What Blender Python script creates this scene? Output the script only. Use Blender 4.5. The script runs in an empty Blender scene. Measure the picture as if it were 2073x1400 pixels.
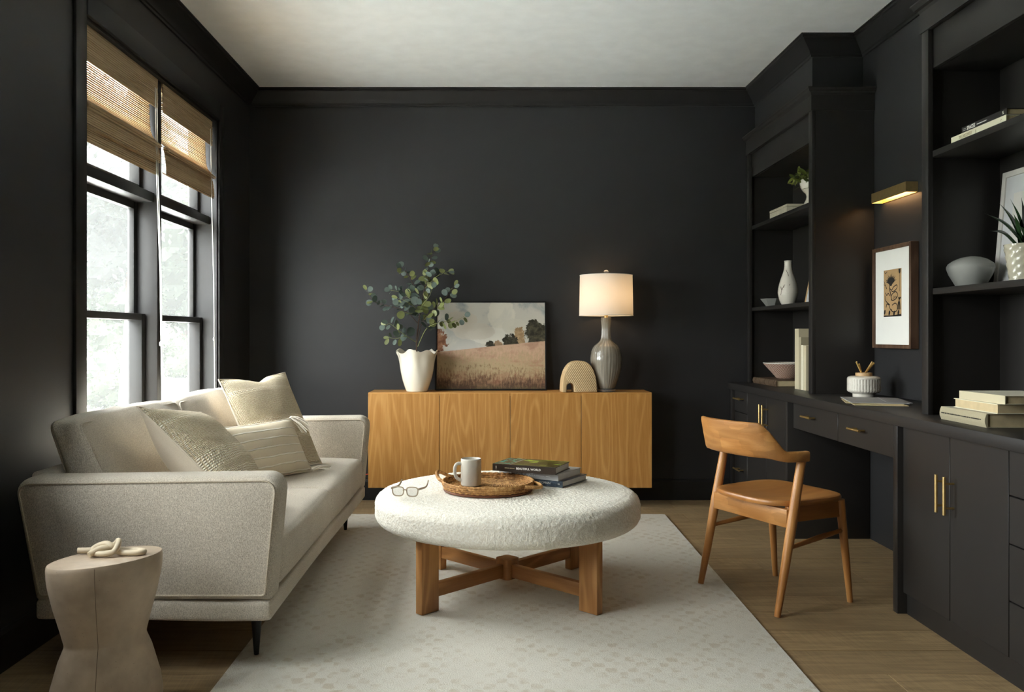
import bpy, bmesh, math, random
from mathutils import Vector, Matrix, noise as mnoise
R = math.radians
random.seed(7)
S = bpy.context.scene
COL = S.collection

# ------------------------------------------------------------------ camera, sky, sun, exposure
FPX, CX, CY, CAMH = 1720.0, 988.0, 679.0, 1.10
cam_d = bpy.data.cameras.new('camera'); cam = bpy.data.objects.new('camera', cam_d); COL.objects.link(cam)
cam.location = (0, 0, CAMH); cam.rotation_euler = (R(90), 0, 0)
cam_d.sensor_width = 36.0; cam_d.lens = FPX / 2073 * 36.0
cam_d.shift_x = (1036.5 - CX) / 2073; cam_d.shift_y = (CY - 700) / 2073
cam_d.clip_start = .05; cam_d.clip_end = 300
S.camera = cam
SKY = 14.0
w = bpy.data.worlds.new('sky'); S.world = w; w.use_nodes = True
bg = w.node_tree.nodes['Background']; bg.inputs[0].default_value = (.945, .975, 1.0, 1); bg.inputs[1].default_value = SKY
sd = bpy.data.lights.new('sun', 'SUN'); sun = bpy.data.objects.new('sun', sd); COL.objects.link(sun)
sd.energy = 56.0; sd.angle = R(4); sd.color = (1, .98, .95)
sun.rotation_euler = Vector((-.12, -.52, -.84)).to_track_quat('-Z', 'Y').to_euler()   # from beyond the far right: never into the left windows

def portal(name, loc, sx, sy, rot):
    l = bpy.data.lights.new(name, 'AREA'); l.shape = 'RECTANGLE'; l.size = sx; l.size_y = sy
    l.cycles.is_portal = True
    o = bpy.data.objects.new(name, l); COL.objects.link(o); o.location = loc; o.rotation_euler = rot
W1 = (3.36, 5.02, .55, 2.37)      # window in view   (y0,y1,z0,z1) on the left wall
W2 = (1.36, 2.42, .80, 2.53)       # added opening in the same wall, out of the frame, for fill daylight
portal('window_portal', (-1.775, (W1[0]+W1[1])/2, (W1[2]+W1[3])/2), W1[3]-W1[2], W1[1]-W1[0], (0, R(-90), 0))
portal('window_portal', (-1.775, (W2[0]+W2[1])/2, (W2[2]+W2[3])/2), W2[3]-W2[2], W2[1]-W2[0], (0, R(-90), 0))
vs = S.view_settings
S.display_settings.display_device = 'sRGB'
vs.view_transform = 'Standard'; vs.look = 'None'; vs.exposure = 0.75; vs.gamma = 1.0; vs.use_curve_mapping = False
S.cycles.use_denoising = True
S.cycles.max_bounces = 10; S.cycles.diffuse_bounces = 7; S.cycles.transparent_max_bounces = 12
S.cycles.sample_clamp_indirect = 8.0
S.cycles.caustics_reflective = False; S.cycles.caustics_refractive = False

# ------------------------------------------------------------------ material helpers
def lin(r, g, b):
    f = lambda c: (c/255/12.92 if c/255 <= .04045 else ((c/255+.055)/1.055)**2.4)
    return (f(r), f(g), f(b), 1)

class E:
    def __init__(s, g, k): s.g = g; s.k = k
    def _m(s, op, o, rev=False):
        return s.g.math(op, o, s) if rev else s.g.math(op, s, o)
    def __add__(s, o): return s._m('ADD', o)
    __radd__ = __add__
    def __sub__(s, o): return s._m('SUBTRACT', o)
    def __rsub__(s, o): return s._m('SUBTRACT', o, True)
    def __mul__(s, o): return s._m('MULTIPLY', o)
    __rmul__ = __mul__
    def __truediv__(s, o): return s._m('DIVIDE', o)
    def __pow__(s, o): return s._m('POWER', o)
    def __lt__(s, o): return s._m('LESS_THAN', o)
    def __gt__(s, o): return s._m('GREATER_THAN', o)

class G:
    def __init__(s, name, rough=.5, color=None, metal=0, spec=None):
        s.m = bpy.data.materials.new(name); s.m.use_nodes = True
        s.nt = s.m.node_tree; s.b = s.nt.nodes['Principled BSDF']; s.out = s.nt.nodes['Material Output']
        s.b.inputs['Roughness'].default_value = rough; s.b.inputs['Metallic'].default_value = metal
        if spec is not None: s.b.inputs['Specular IOR Level'].default_value = spec
        if color is not None: s.b.inputs['Base Color'].default_value = color
        s._obj = None
    def put(s, sock, v):
        if isinstance(v, E): s.nt.links.new(v.k, sock)
        elif hasattr(v, 'is_output'): s.nt.links.new(v, sock)
        else:
            try: sock.default_value = v
            except Exception: sock.default_value = v[:3]
    def math(s, op, a, b=0.0, c=None, clamp=False):
        n = s.nt.nodes.new('ShaderNodeMath'); n.operation = op; n.use_clamp = clamp
        s.put(n.inputs[0], a); s.put(n.inputs[1], b)
        if c is not None: s.put(n.inputs[2], c)
        return E(s, n.outputs[0])
    def clamp(s, a): return s.math('ADD', a, 0.0, clamp=True)
    def sin(s, a): return s.math('SINE', a)
    def ss(s, a, lo, hi):
        n = s.nt.nodes.new('ShaderNodeMapRange'); n.interpolation_type = 'SMOOTHSTEP'
        s.put(n.inputs[0], a); n.inputs[1].default_value = lo; n.inputs[2].default_value = hi
        return E(s, n.outputs[0])
    def obj(s):
        if s._obj is None: s._obj = s.nt.nodes.new('ShaderNodeTexCoord').outputs['Object']
        return s._obj
    def rand(s):
        return E(s, s.nt.nodes.new('ShaderNodeObjectInfo').outputs['Random'])
    def sep(s, v):
        n = s.nt.nodes.new('ShaderNodeSeparateXYZ'); s.put(n.inputs[0], v)
        return [E(s, o) for o in n.outputs]
    def comb(s, x, y, z):
        n = s.nt.nodes.new('ShaderNodeCombineXYZ')
        for i, v in enumerate((x, y, z)): s.put(n.inputs[i], v)
        return E(s, n.outputs[0])
    def map(s, v, scale=(1, 1, 1), loc=(0, 0, 0), rot=(0, 0, 0)):
        n = s.nt.nodes.new('ShaderNodeMapping'); s.put(n.inputs[0], v)
        s.put(n.inputs['Location'], loc) if isinstance(loc, E) else setattr(n.inputs['Location'], 'default_value', loc)
        n.inputs['Rotation'].default_value = rot; n.inputs['Scale'].default_value = scale
        return E(s, n.outputs[0])
    def noise(s, v=None, scale=5, detail=2, rough=.5, dist=0):
        n = s.nt.nodes.new('ShaderNodeTexNoise'); s.put(n.inputs['Vector'], v if v is not None else s.obj())
        n.inputs['Scale'].default_value = scale; n.inputs['Detail'].default_value = detail
        n.inputs['Roughness'].default_value = rough; n.inputs['Distortion'].default_value = dist
        return E(s, n.outputs[0])
    def voro(s, v=None, scale=5, feature='F1'):
        n = s.nt.nodes.new('ShaderNodeTexVoronoi'); n.feature = feature
        s.put(n.inputs['Vector'], v if v is not None else s.obj()); n.inputs['Scale'].default_value = scale
        return E(s, n.outputs[0])
    def ramp(s, f, *stops):
        n = s.nt.nodes.new('ShaderNodeValToRGB'); s.put(n.inputs[0], f); e = n.color_ramp.elements
        while len(e) < len(stops): e.new(.5)
        for el, (p, c) in zip(e, stops): el.position = p; el.color = c
        return E(s, n.outputs[0])
    def mix(s, f, a, b, mode='MIX'):
        n = s.nt.nodes.new('ShaderNodeMix'); n.data_type = 'RGBA'; n.blend_type = mode
        s.put(n.inputs[0], f); s.put(n.inputs[6], a); s.put(n.inputs[7], b)
        return E(s, n.outputs[2])
    def col(s, v): s.put(s.b.inputs['Base Color'], v); return s
    def rgh(s, v): s.put(s.b.inputs['Roughness'], v); return s
    def bump(s, h, strength=.3, dist=.002):
        n = s.nt.nodes.new('ShaderNodeBump'); s.put(n.inputs['Height'], h)
        n.inputs['Strength'].default_value = strength; n.inputs['Distance'].default_value = dist
        s.nt.links.new(n.outputs[0], s.b.inputs['Normal']); return s
    def node(s, t): return s.nt.nodes.new(t)

M = {}
def paint(name, c, rough=.42, bump=.06, spec=.36):
    g = G(name, rough, spec=spec); n = g.noise(scale=9, detail=3)
    g.col(g.mix(n, tuple(x*.9 for x in c[:3])+(1,), tuple(x*1.08 for x in c[:3])+(1,)))
    g.bump(g.noise(scale=260, detail=2), bump, .001)
    M[name] = g.m
def wood(name, dark, light, axis=2, freq=9, stretch=.16, scale=3.0, fine=.45, rough=.42, amt=1.0, bump=.08, stave=None, pw=2.2):
    g = G(name, rough)
    off = g.rand()*37.0
    x, y, z = g.sep(g.obj())
    sc = [1, 1, 1]; sc[axis] = stretch
    p = g.comb(x*sc[0]+off, y*sc[1]+off*.7, z*sc[2]+off*1.3)
    h = g.noise(p, scale, 1.5, .45)
    ln = g.sin(h*(freq*6.283))*.5+.5
    ln = ln**pw
    sf = [260, 260, 260]; sf[axis] = 7
    fib = g.noise(g.comb(x*sf[0]+off, y*sf[1], z*sf[2]), 1, 2, .6)
    sb = [30, 30, 30]; sb[axis] = 1.2
    band = g.noise(g.comb(x*sb[0]+off, y*sb[1]+off, z*sb[2]), 1, 2, .5)
    f = g.clamp(ln*(.55*amt) + fib*fine + band*.5 - .35)
    c = g.mix(f, dark, light)
    if stave:
        v = g.voro(g.comb(x*stave[0], y*stave[1], z*stave[2]), 1.0)
        n = g.node('ShaderNodeTexVoronoi'); g.put(n.inputs['Vector'], g.comb(x*stave[0], y*stave[1], z*stave[2])); n.inputs['Scale'].default_value = 1; n.distance = 'CHEBYCHEV'
        t = g.sep(E(g, n.outputs['Color']))[0]
        c = g.mix(t*.5, c, tuple(d*.55 for d in dark[:3])+(1,))
    g.col(c); g.bump(fib*.6+ln*.4, bump, .0015)
    M[name] = g.m
def fabric(name, a, b, scale=420, bump=.5, dist=.002, rough=.9, big=6, weave=None):
    g = G(name, rough, spec=.2)
    n = g.noise(scale=scale, detail=3, rough=.65); n2 = g.noise(scale=big, detail=2)
    h = n
    if weave:
        x, y, z = g.sep(g.obj())
        wv = g.noise(g.comb(x*weave[0], y*weave[1], z*weave[2]), 1, 2, .6)
        h = n*.4+wv*.6
    g.col(g.mix(g.ss(h, .32, .68)*.75+n2*.25, a, b)); g.bump(h, bump, dist)
    try: g.b.inputs['Sheen Weight'].default_value = .15
    except Exception: pass
    M[name] = g.m
def simple(name, c, rough=.5, metal=0, var=.1, vs_=20, bump=0, bs=200, spec=None, coat=0):
    g = G(name, rough, metal=metal, spec=spec)
    n = g.noise(scale=vs_, detail=3)
    g.col(g.mix(n, tuple(x*(1-var) for x in c[:3])+(1,), tuple(min(1, x*(1+var)) for x in c[:3])+(1,)))
    if bump: g.bump(g.noise(scale=bs, detail=2), bump, .001)
    if coat: g.b.inputs['Coat Weight'].default_value = coat; g.b.inputs['Coat Roughness'].default_value = .08
    M[name] = g.m

paint('wall_paint', (.0238, .0232, .0237, 1), .5)
paint('trim_paint', (.0165, .0155, .0150, 1), .46, .03, spec=.28)
paint('cabinet_paint', (.0230, .0208, .0190, 1), .44, .03)
paint('ceiling_paint', (.80, .83, .825, 1), .9, .03, spec=.2)
simple('shadow_black', (.006, .006, .006, 1), .6)
# sofa cloth: woven chenille, warm greige
fabric('sofa_cloth', lin(152, 140, 122), lin(240, 230, 213), 360, .9, .004, weave=(620, 620, 230))
fabric('sofa_piping', lin(150, 136, 115), lin(214, 201, 180), 500, .5)
fabric('cotton_cream', lin(214, 198, 174), lin(238, 226, 206), 700, .25, .001)
fabric('boucle', lin(230, 221, 202), lin(254, 250, 238), 130, .8, .006, big=9)
fabric('tassel_yarn', lin(210, 198, 178), lin(244, 236, 222), 600, .5)
fabric('shade_cloth', (.80, .77, .72, 1), (.86, .84, .80, 1), 900, .15, .0006)
fabric('book_linen', lin(150, 140, 112), lin(196, 186, 156), 900, .3, .0008)
fabric('book_linen_pale', lin(196, 186, 152), lin(220, 210, 180), 900, .3, .0008)
# chunky basket weave of the two big pillows
g = G('woven_jute', .9, spec=.2)
x, y, z = g.sep(g.obj())
wj = g.noise(scale=28, detail=2)*.010
u = g.sin((x+wj)*1150.0)*.5+.5; v = g.sin((z+wj)*1080.0)*.5+.5
big = g.ss(g.noise(g.comb(x*.6, y*0, z*14.0), 1, 1), .5, .56)
u2 = g.sin((x+wj)*700.0)*.5+.5; v2 = g.sin((z+wj)*680.0)*.5+.5
h = (u*v)*(1-big)+(u2**.6)*(v2**.6)*big
nz = g.noise(scale=160, detail=3)
hh = h*.75+nz*.35
g.col(g.ramp(hh, (.05, lin(146, 122, 84)), (.24, lin(214, 195, 160)), (.68, lin(248, 239, 220)))); g.bump(hh, 1.0, .005)
M['woven_jute'] = g.m
# cotton with raised cord lines (lumbar pillow)
g = G('corded_cotton', .9, spec=.2)
x, y, z = g.sep(g.obj())
wob = g.noise(g.comb(x*9.0, y*0, z*9.0), 1, 2)*.018
st = g.sin((z+wob)*(6.283/.042))*.5+.5
line = g.ss(st, .90, .99); nz = g.noise(scale=300, detail=2)
g.col(g.mix(line*.9+nz*.1, lin(214, 200, 174), lin(243, 236, 220))); g.bump(line*1.0+nz*.12, .9, .006)
M['corded_cotton'] = g.m
# rug: faded little checks in warm white
g = G('rug_wool', .95, spec=.1)
x, y, z = g.sep(g.obj())
wx = g.noise(scale=22, detail=3)*.036; wy = g.noise(g.map(g.obj(), loc=(3, 7, 0)), 22, 3)*.036
ck = (g.sin((x+wx)*(3.1416/.036))*g.sin((y+wy)*(3.1416/.044)))
ck = g.ss(ck, -.08, .30)
fade = g.ss(g.noise(scale=4.0, detail=4, rough=.7), .36, .62)*g.ss(g.noise(scale=26, detail=2), .32, .62)
nz = g.noise(scale=230, detail=3, rough=.7)
base = g.mix(nz, lin(196, 190, 176), lin(232, 228, 217))
spot = g.mix(nz, lin(166, 150, 126), lin(204, 190, 166))
g.col(g.mix(ck*fade*.55, base, spot)); g.bump(nz, .7, .004)
M['rug_wool'] = g.m
# floor oak boards with cross saw marks; boards run along X
g = G('floor_oak', .48)
off = g.rand()*53.0
x, y, z = g.sep(g.obj())
h = g.noise(g.comb(x*1.1+off, y*9.0+off, 0), 1.6, 3, .55)
ring = g.sin(h*34.0)*.5+.5
fib = g.noise(g.comb(x*5.0+off, y*240.0, 0), 1, 2, .6)
saw = g.noise(g.comb(x*190.0+y*18.0+off*3, y*2.0, 0), 1, 1.5, .6)
knot = g.ss(g.voro(g.comb(x*1.6+off, y*4.2+off*2, 0), 1.0), .16, .03)*g.ss(g.noise(g.comb(x*14.0+off, y*40.0, 0), 1, 2), .35, .7)
f = g.clamp(ring*.26+fib*.42+saw*.62-.20)
c = g.mix(f, lin(112, 90, 62), lin(192, 164, 122))
tone = g.rand()
c = g.mix(g.clamp(tone*.55), c, lin(132, 110, 82), 'MIX')
c = g.mix(g.clamp(knot)*.8, c, lin(44, 34, 24))
g.col(c); g.bump(saw*.6+fib*.4, .35, .0015)
M['floor_oak'] = g.m
simple('floor_gap', (.03, .022, .014, 1), .8)
wood('credenza_oak', lin(158, 104, 42), lin(216, 168, 100), 2, 13, .11, 6.0, .66, .42, .46, .10, pw=4.0)
wood('credenza_oak_flat', lin(172, 116, 54), lin(222, 174, 106), 0, 14, .2, 7.0, .7, .42, .6, .08, pw=3.5)
wood('ash_leg', lin(158, 106, 58), lin(212, 160, 102), 2, 6, .2, 9, .4, .42, .9, .06)
wood('ash_bar', lin(146, 96, 50), lin(204, 148, 90), 0, 5, .2, 8, .4, .42, .8, .06)
wood('chair_oak', lin(166, 110, 56), lin(222, 166, 102), 2, 5, .15, 9, .4, .36, .6, .05)
wood('chair_oak_flat', lin(158, 102, 50), lin(208, 150, 86), 0, 5, .15, 6, .4, .34, .6, .05)
wood('chair_oak_back', lin(172, 116, 60), lin(224, 168, 102), 1, 5, .15, 9, .4, .36, .6, .05, stave=(0.1, 9, 24))
wood('frame_walnut', lin(70, 48, 34), lin(134, 104, 80), 2, 5, .2, 12, .5, .5, .5, .1)
wood('pale_wood', lin(196, 160, 112), lin(232, 202, 158), 2, 5, .2, 10, .4, .5, .6, .05)
simple('brass', (.78, .56, .24, 1), .40, 1.0, .12, 60)
simple('black_metal', (.012, .012, .012, 1), .35, .3)
simple('ceramic_sage', lin(196, 190, 168), .18, var=.06, vs_=10, coat=.5)
simple('ceramic_cream', lin(238, 228, 208), .22, var=.05, vs_=6, coat=.5)
simple('ceramic_white', lin(226, 220, 206), .25, var=.05, vs_=12, coat=.4)
simple('pale_knot', lin(206, 190, 162), .55, var=.08, vs_=40)
simple('brass_pale', lin(206, 168, 96), .35, var=.08)
simple('ceramic_mug', lin(196, 190, 176), .4, var=.05, vs_=30, bump=.05)
simple('stone_gray', lin(142, 142, 136), .62, var=.1, vs_=14, bump=.1)
simple('travertine', lin(196, 186, 166), .7, var=.22, vs_=30, bump=.25, bs=120)
simple('page_paper', lin(205, 186, 146), .85, var=.18, vs_=40)
simple('page_white', lin(205, 203, 198), .85, var=.1, vs_=60)
simple('paper_white', lin(250, 249, 242), .8, var=.02)
simple('paper_gray', lin(150, 150, 150), .55, var=.05)
simple('paper_kraft', lin(214, 196, 150), .75, var=.06)
simple('book_black', (.02, .017, .015, 1), .35)
simple('book_brown_black', (.026, .017, .011, 1), .3)
simple('book_gray', lin(168, 167, 163), .4, var=.03)
simple('book_cream', lin(232, 226, 200), .6, var=.05)
simple('old_leather', lin(92, 74, 56), .6, var=.5, vs_=45, bump=.4)
simple('tray_leather', lin(106, 62, 38), .5, var=.12)
simple('ink_white', lin(240, 238, 230), .6, var=0)
simple('ink_black', (.012, .010, .009, 1), .6, var=0)
simple('ink_tan', lin(176, 160, 124), .6, var=0)
simple('ink_pale', lin(240, 240, 238), .6, var=0)
simple('print_tan', lin(188, 154, 108), .8, var=.08)
simple('acetate_taupe', lin(168, 150, 126), .25, var=.1)
simple('bark', lin(70, 52, 40), .8, var=.4, vs_=90)
simple('twig_green', lin(128, 132, 78), .6, var=.2)
simple('soil', (.03, .02, .014, 1), .95, var=.4, vs_=80, bump=.6)
simple('red_cord', lin(190, 60, 36), .5)
simple('cord_white', lin(232, 230, 222), .7)
simple('frame_white', lin(214, 210, 202), .5, var=.04)
simple('mat_board', lin(206, 206, 206), .8, var=.03)
# concrete stool
g = G('concrete_taupe', .5)
n1 = g.noise(scale=7, detail=4); n2 = g.voro(g.map(g.obj(), loc=(1, 2, 3)), 70)
pits = g.ss(n2, .10, .03)
c = g.ramp(n1, (.3, lin(150, 132, 112)), (.7, lin(204, 184, 160)))
g.col(g.mix(pits*.5, c, lin(60, 48, 38))); g.bump(g.noise(scale=90, detail=3)-pits*.6, .2, .002)
M['concrete_taupe'] = g.m
# ridged sand ceramic of the arch ornament
g = G('ridged_sand', .75)
x, y, z = g.sep(g.obj())
rid = g.sin((x*.84+z*.54)*(6.283/.0105))*.5+.5
msk = g.ss(x+z*.42, -.055, -.035)
g.col(g.mix(rid*msk*.55, lin(196, 166, 122), lin(220, 192, 150))); g.bump(rid*msk, .4, .004)
M['ridged_sand'] = g.m
# lamp body: glossy grey-taupe glaze with vertical strokes
g = G('lamp_glaze', .14)
x, y, z = g.sep(g.obj())
ang = g.math('ARCTAN2', y, x)
stroke = g.noise(g.comb(ang*7.0, z*4.0, 0), 1, 2, .6)
g.col(g.ramp(stroke, (.36, lin(122, 115, 101)), (.62, lin(146, 139, 126)), (.74, lin(178, 171, 156))))
g.b.inputs['Coat Weight'].default_value = .6
M['lamp_glaze'] = g.m
# lamp shade: thin cloth that lets light through
g = G('lamp_shade_cloth', .9)
t = g.node('ShaderNodeBsdfTranslucent'); t.inputs[0].default_value = (.92, .86, .76, 1)
mx = g.node('ShaderNodeMixShader'); mx.inputs[0].default_value = .36
g.col(g.mix(g.noise(g.map(g.obj(), scale=(1, 1, 4)), 300, 2), (.82, .79, .75, 1), (.88, .86, .82, 1)))
g.nt.links.new(g.b.outputs[0], mx.inputs[1]); g.nt.links.new(t.outputs[0], mx.inputs[2]); g.nt.links.new(mx.outputs[0], g.out.inputs[0])
M['lamp_shade_cloth'] = g.m
# clear acrylic / crystal
g = G('acrylic', .02, (.95, .95, .95, 1)); g.b.inputs['Transmission Weight'].default_value = .9; g.b.inputs['IOR'].default_value = 1.46
M['acrylic'] = g.m
def emit(name, c, s):
    g = G(name); e = g.node('ShaderNodeEmission'); e.inputs[0].default_value = c; e.inputs[1].default_value = s
    g.nt.links.new(e.outputs[0], g.out.inputs[0]); M[name] = g.m
emit('bulb_glow', (1, .66, .34, 1), 23.0)
emit('picture_light_glow', (1, .66, .36, 1), 10.0)
# window glass; a small translucent share lays pale haze over the view
g = G('window_glass')
tr = g.node('ShaderNodeBsdfTransparent'); tr.inputs[0].default_value = (.97, .98, .97, 1)
tl = g.node('ShaderNodeBsdfTranslucent'); tl.inputs[0].default_value = (.95, .97, .95, 1)
mx = g.node('ShaderNodeMixShader'); mx.inputs[0].default_value = .025
g.nt.links.new(tr.outputs[0], mx.inputs[1]); g.nt.links.new(tl.outputs[0], mx.inputs[2]); g.nt.links.new(mx.outputs[0], g.out.inputs[0])
M['window_glass'] = g.m
# reed blinds: thin reeds glow a little when light stands behind them
g = G('blind_reed', .7)
x, y, z = g.sep(g.obj())
n = g.noise(g.comb(x*10.0, y*9.0, z*170.0), 1, 2, .6)
cc = g.mix(n, lin(158, 132, 96), lin(214, 194, 158)); g.col(cc)
t = g.node('ShaderNodeBsdfTranslucent'); t.inputs[0].default_value = (.70, .40, .19, 1)
mx = g.node('ShaderNodeMixShader'); mx.inputs[0].default_value = .16
g.nt.links.new(g.b.outputs[0], mx.inputs[1]); g.nt.links.new(t.outputs[0], mx.inputs[2]); g.nt.links.new(mx.outputs[0], g.out.inputs[0])
M['blind_reed'] = g.m
fabric('blind_lining', lin(70, 56, 38), lin(96, 80, 56), 700, .2)
# woven seagrass of tray
g = G('seagrass', .75)
n = g.noise(scale=95, detail=3, rough=.7); n2 = g.noise(scale=14, detail=2)
g.col(g.ramp(n*.7+n2*.3, (.34, lin(92, 60, 28)), (.5, lin(166, 118, 64)), (.68, lin(214, 172, 112)))); g.bump(n, .6, .003)
M['seagrass'] = g.m
g = G('basket_coil', .8)
x, y, z = g.sep(g.obj())
ang = g.math('ARCTAN2', y, x)
st = g.sin(ang*46.0)*g.sin(z*(6.283/.009))
g.col(g.mix(g.ss(st, -.3, .5), lin(150, 104, 84), lin(222, 200, 180))); g.bump(st, .6, .003)
M['basket_coil'] = g.m
# leaves
def leafmat(name, a, b, rough=.5, tl=.15, scale=30):
    g = G(name, rough); n = g.noise(scale=scale, detail=2)
    r = g.rand()
    c = g.mix(g.clamp(n*.35+r*.65), a, b); g.col(c)
    t = g.node('ShaderNodeBsdfTranslucent'); g.put(t.inputs[0], c)
    mx = g.node('ShaderNodeMixShader'); mx.inputs[0].default_value = tl
    g.nt.links.new(g.b.outputs[0], mx.inputs[1]); g.nt.links.new(t.outputs[0], mx.inputs[2]); g.nt.links.new(mx.outputs[0], g.out.inputs[0])
    M[name] = g.m
leafmat('eucalyptus_leaf', lin(44, 56, 50), lin(108, 122, 112))
leafmat('eucalyptus_leaf_olive', lin(84, 90, 48), lin(140, 146, 92))
leafmat('trailing_leaf', lin(40, 62, 22), lin(150, 158, 70), scale=60)
leafmat('aloe_leaf', lin(26, 46, 26), lin(44, 72, 38), .35, .05)
leafmat('tree_leaf', (.010, .017, .0055, 1), (.021, .030, .0115, 1), .7, .3, 3)
leafmat('tree_leaf_grey', (.010, .0115, .009, 1), (.020, .021, .017, 1), .7, .3, 3)
leafmat('shrub_leaf', (.015, .025, .0065, 1), (.027, .039, .013, 1), .7, .3, 5)
simple('lawn_grass', (.019, .030, .0095, 1), .95, var=.3, vs_=1.2, bump=.5, bs=30)
simple('gravel_path', (.06, .058, .054, 1), .9, var=.12, vs_=8, bump=.4, bs=60)
simple('bounce_stone', (.63, .655, .65, 1), .9, var=.1, vs_=3)  # pale stone of the added slab that bounces daylight indoors

# ------------------------------------------------------------------ mesh helpers
WM = {}
class MB:
    def __init__(s): s.v = []; s.f = []; s.sm = True
    def add(s, vs_, fs):
        o = len(s.v); s.v += [tuple(p) for p in vs_]; s.f += [tuple(i+o for i in f) for f in fs]; return s
    def box(s, x0, x1, y0, y1, z0, z1):
        x0, x1 = min(x0, x1), max(x0, x1); y0, y1 = min(y0, y1), max(y0, y1); z0, z1 = min(z0, z1), max(z0, z1)
        return s.add([(x0,y0,z0),(x1,y0,z0),(x1,y1,z0),(x0,y1,z0),(x0,y0,z1),(x1,y0,z1),(x1,y1,z1),(x0,y1,z1)],
                     [(0,3,2,1),(4,5,6,7),(0,1,5,4),(1,2,6,5),(2,3,7,6),(3,0,4,7)])
    def prism(s, poly, axis, a, b):
        """poly in the two other axes (cyclic order), extruded along axis from a to b"""
        n = len(poly); P = []
        for t in (a, b):
            for (p, q) in poly:
                P.append({0: (t, p, q), 1: (q, t, p), 2: (p, q, t)}[axis])
        fs = [tuple(range(n-1, -1, -1)), tuple(range(n, 2*n))]
        fs += [(i, (i+1) % n, n+(i+1) % n, n+i) for i in range(n)]
        if a > b: fs = [tuple(reversed(f)) for f in fs]
        return s.add(P, fs)
    def tube(s, pts, rad, n=10, cap=True, flat=1.0, closed=False):
        pts = [Vector(p) for p in pts]; m = len(pts)
        if not hasattr(rad, '__len__'): rad = [rad]*m
        T = []
        for i in range(m):
            if closed: d = pts[(i+1) % m]-pts[i-1]
            else: d = pts[min(i+1, m-1)]-pts[max(i-1, 0)]
            T.append(d.normalized() if d.length > 1e-9 else Vector((0, 0, 1)))
        up = Vector((0, 0, 1)) if abs(T[0].z) < .9 else Vector((1, 0, 0))
        N = (up-T[0]*up.dot(T[0])).normalized(); P = []
        for i in range(m):
            N = (N-T[i]*N.dot(T[i])).normalized(); B = T[i].cross(N)
            for k in range(n):
                a = 2*math.pi*k/n
                P.append(pts[i]+N*(math.cos(a)*rad[i]*flat)+B*(math.sin(a)*rad[i]))
        fs = []
        for i in range(m if closed else m-1):
            j = (i+1) % m
            for k in range(n):
                fs.append((i*n+k, i*n+(k+1) % n, j*n+(k+1) % n, j*n+k))
        if cap and not closed:
            fs.append(tuple(range(n-1, -1, -1))); fs.append(tuple(range((m-1)*n, m*n)))
        return s.add(P, fs)
    def lathe(s, prof, n=48, c=(0, 0, 0), fn=None, cap0=True, cap1=True):
        P = []; m = len(prof)
        for (r, z) in prof:
            for k in range(n):
                a = 2*math.pi*k/n; rr, zz = r, z
                if fn: rr, zz = fn(r, z, a)
                P.append((c[0]+rr*math.cos(a), c[1]+rr*math.sin(a), c[2]+zz))
        fs = [(i*n+k, i*n+(k+1) % n, (i+1)*n+(k+1) % n, (i+1)*n+k) for i in range(m-1) for k in range(n)]
        if cap0: fs.append(tuple(range(n-1, -1, -1)))
        if cap1: fs.append(tuple(range((m-1)*n, m*n)))
        return s.add(P, fs)
    def grid(s, fn, nu, nv, closeu=False):
        P = [fn(i/(nu if closeu else nu-1), j/(nv-1)) for i in range(nu) for j in range(nv)]
        fs = []
        for i in range(nu if closeu else nu-1):
            k = (i+1) % nu
            for j in range(nv-1): fs.append((i*nv+j, k*nv+j, k*nv+j+1, i*nv+j+1))
        return s.add(P, fs)
    def rbox(s, c, h, r, n=8, fn=None):
        """rounded box centre c, half sizes h, corner radius r; fn(p, unit) may reshape"""
        idx = {}; P = []; F = []
        def vid(i, j, k):
            if (i, j, k) in idx: return idx[(i, j, k)]
            u = [math.sin((2*t/n-1)*math.pi/2) for t in (i, j, k)]
            q = Vector([max(-(h[a]-r), min(h[a]-r, u[a]*h[a]*1.0)) for a in range(3)])
            full = Vector([u[a]*h[a] for a in range(3)]); d = full-q
            p = q+(d.normalized()*r if d.length > 1e-9 else Vector((0, 0, 0)))
            # spread: use sine remap so that rounding has vertices
            if fn: p = fn(p, u)
            idx[(i, j, k)] = len(P); P.append(p+Vector(c)); return idx[(i, j, k)]
        for a in range(3):
            b, d = (a+1) % 3, (a+2) % 3
            for side in (0, n):
                for i in range(n):
                    for j in range(n):
                        q = []
                        for (di, dj) in ((0, 0), (1, 0), (1, 1), (0, 1)):
                            t = [0, 0, 0]; t[a] = side; t[b] = i+di; t[d] = j+dj; q.append(vid(*t))
                        F.append(tuple(q) if side == n else tuple(reversed(q)))
        return s.add(P, F)
    def build(s, name, mat, parent=None, smooth=False, bevel=0, seg=2, world=False, label=None, kind=None, mats=None):
        me = bpy.data.meshes.new(name)
        org = Vector((0, 0, 0))
        V = [Vector(p) for p in s.v]
        if parent is None and V:
            lo = [min(p[i] for p in V) for i in range(3)]; hi = [max(p[i] for p in V) for i in range(3)]
            org = Vector(((lo[0]+hi[0])/2, (lo[1]+hi[1])/2, lo[2])); V = [p-org for p in V]
        me.from_pydata(V, [], s.f); me.validate()
        if bevel or smooth:
            bm = bmesh.new(); bm.from_mesh(me)
            bmesh.ops.recalc_face_normals(bm, faces=bm.faces)
            if bevel:
                ed = [e for e in bm.edges if len(e.link_faces) == 2 and e.calc_face_angle(0) > .5]
                bmesh.ops.bevel(bm, geom=ed, offset=bevel, segments=seg, affect='EDGES', profile=.5, clamp_overlap=True)
            bm.to_mesh(me); bm.free()
        if smooth or bevel:
            me.polygons.foreach_set('use_smooth', [True]*len(me.polygons))
            try: me.set_sharp_from_angle(angle=R(smooth if smooth not in (True, False) else (38 if bevel else 60)))
            except Exception: pass
        me.materials.append(M[mat])
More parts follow.
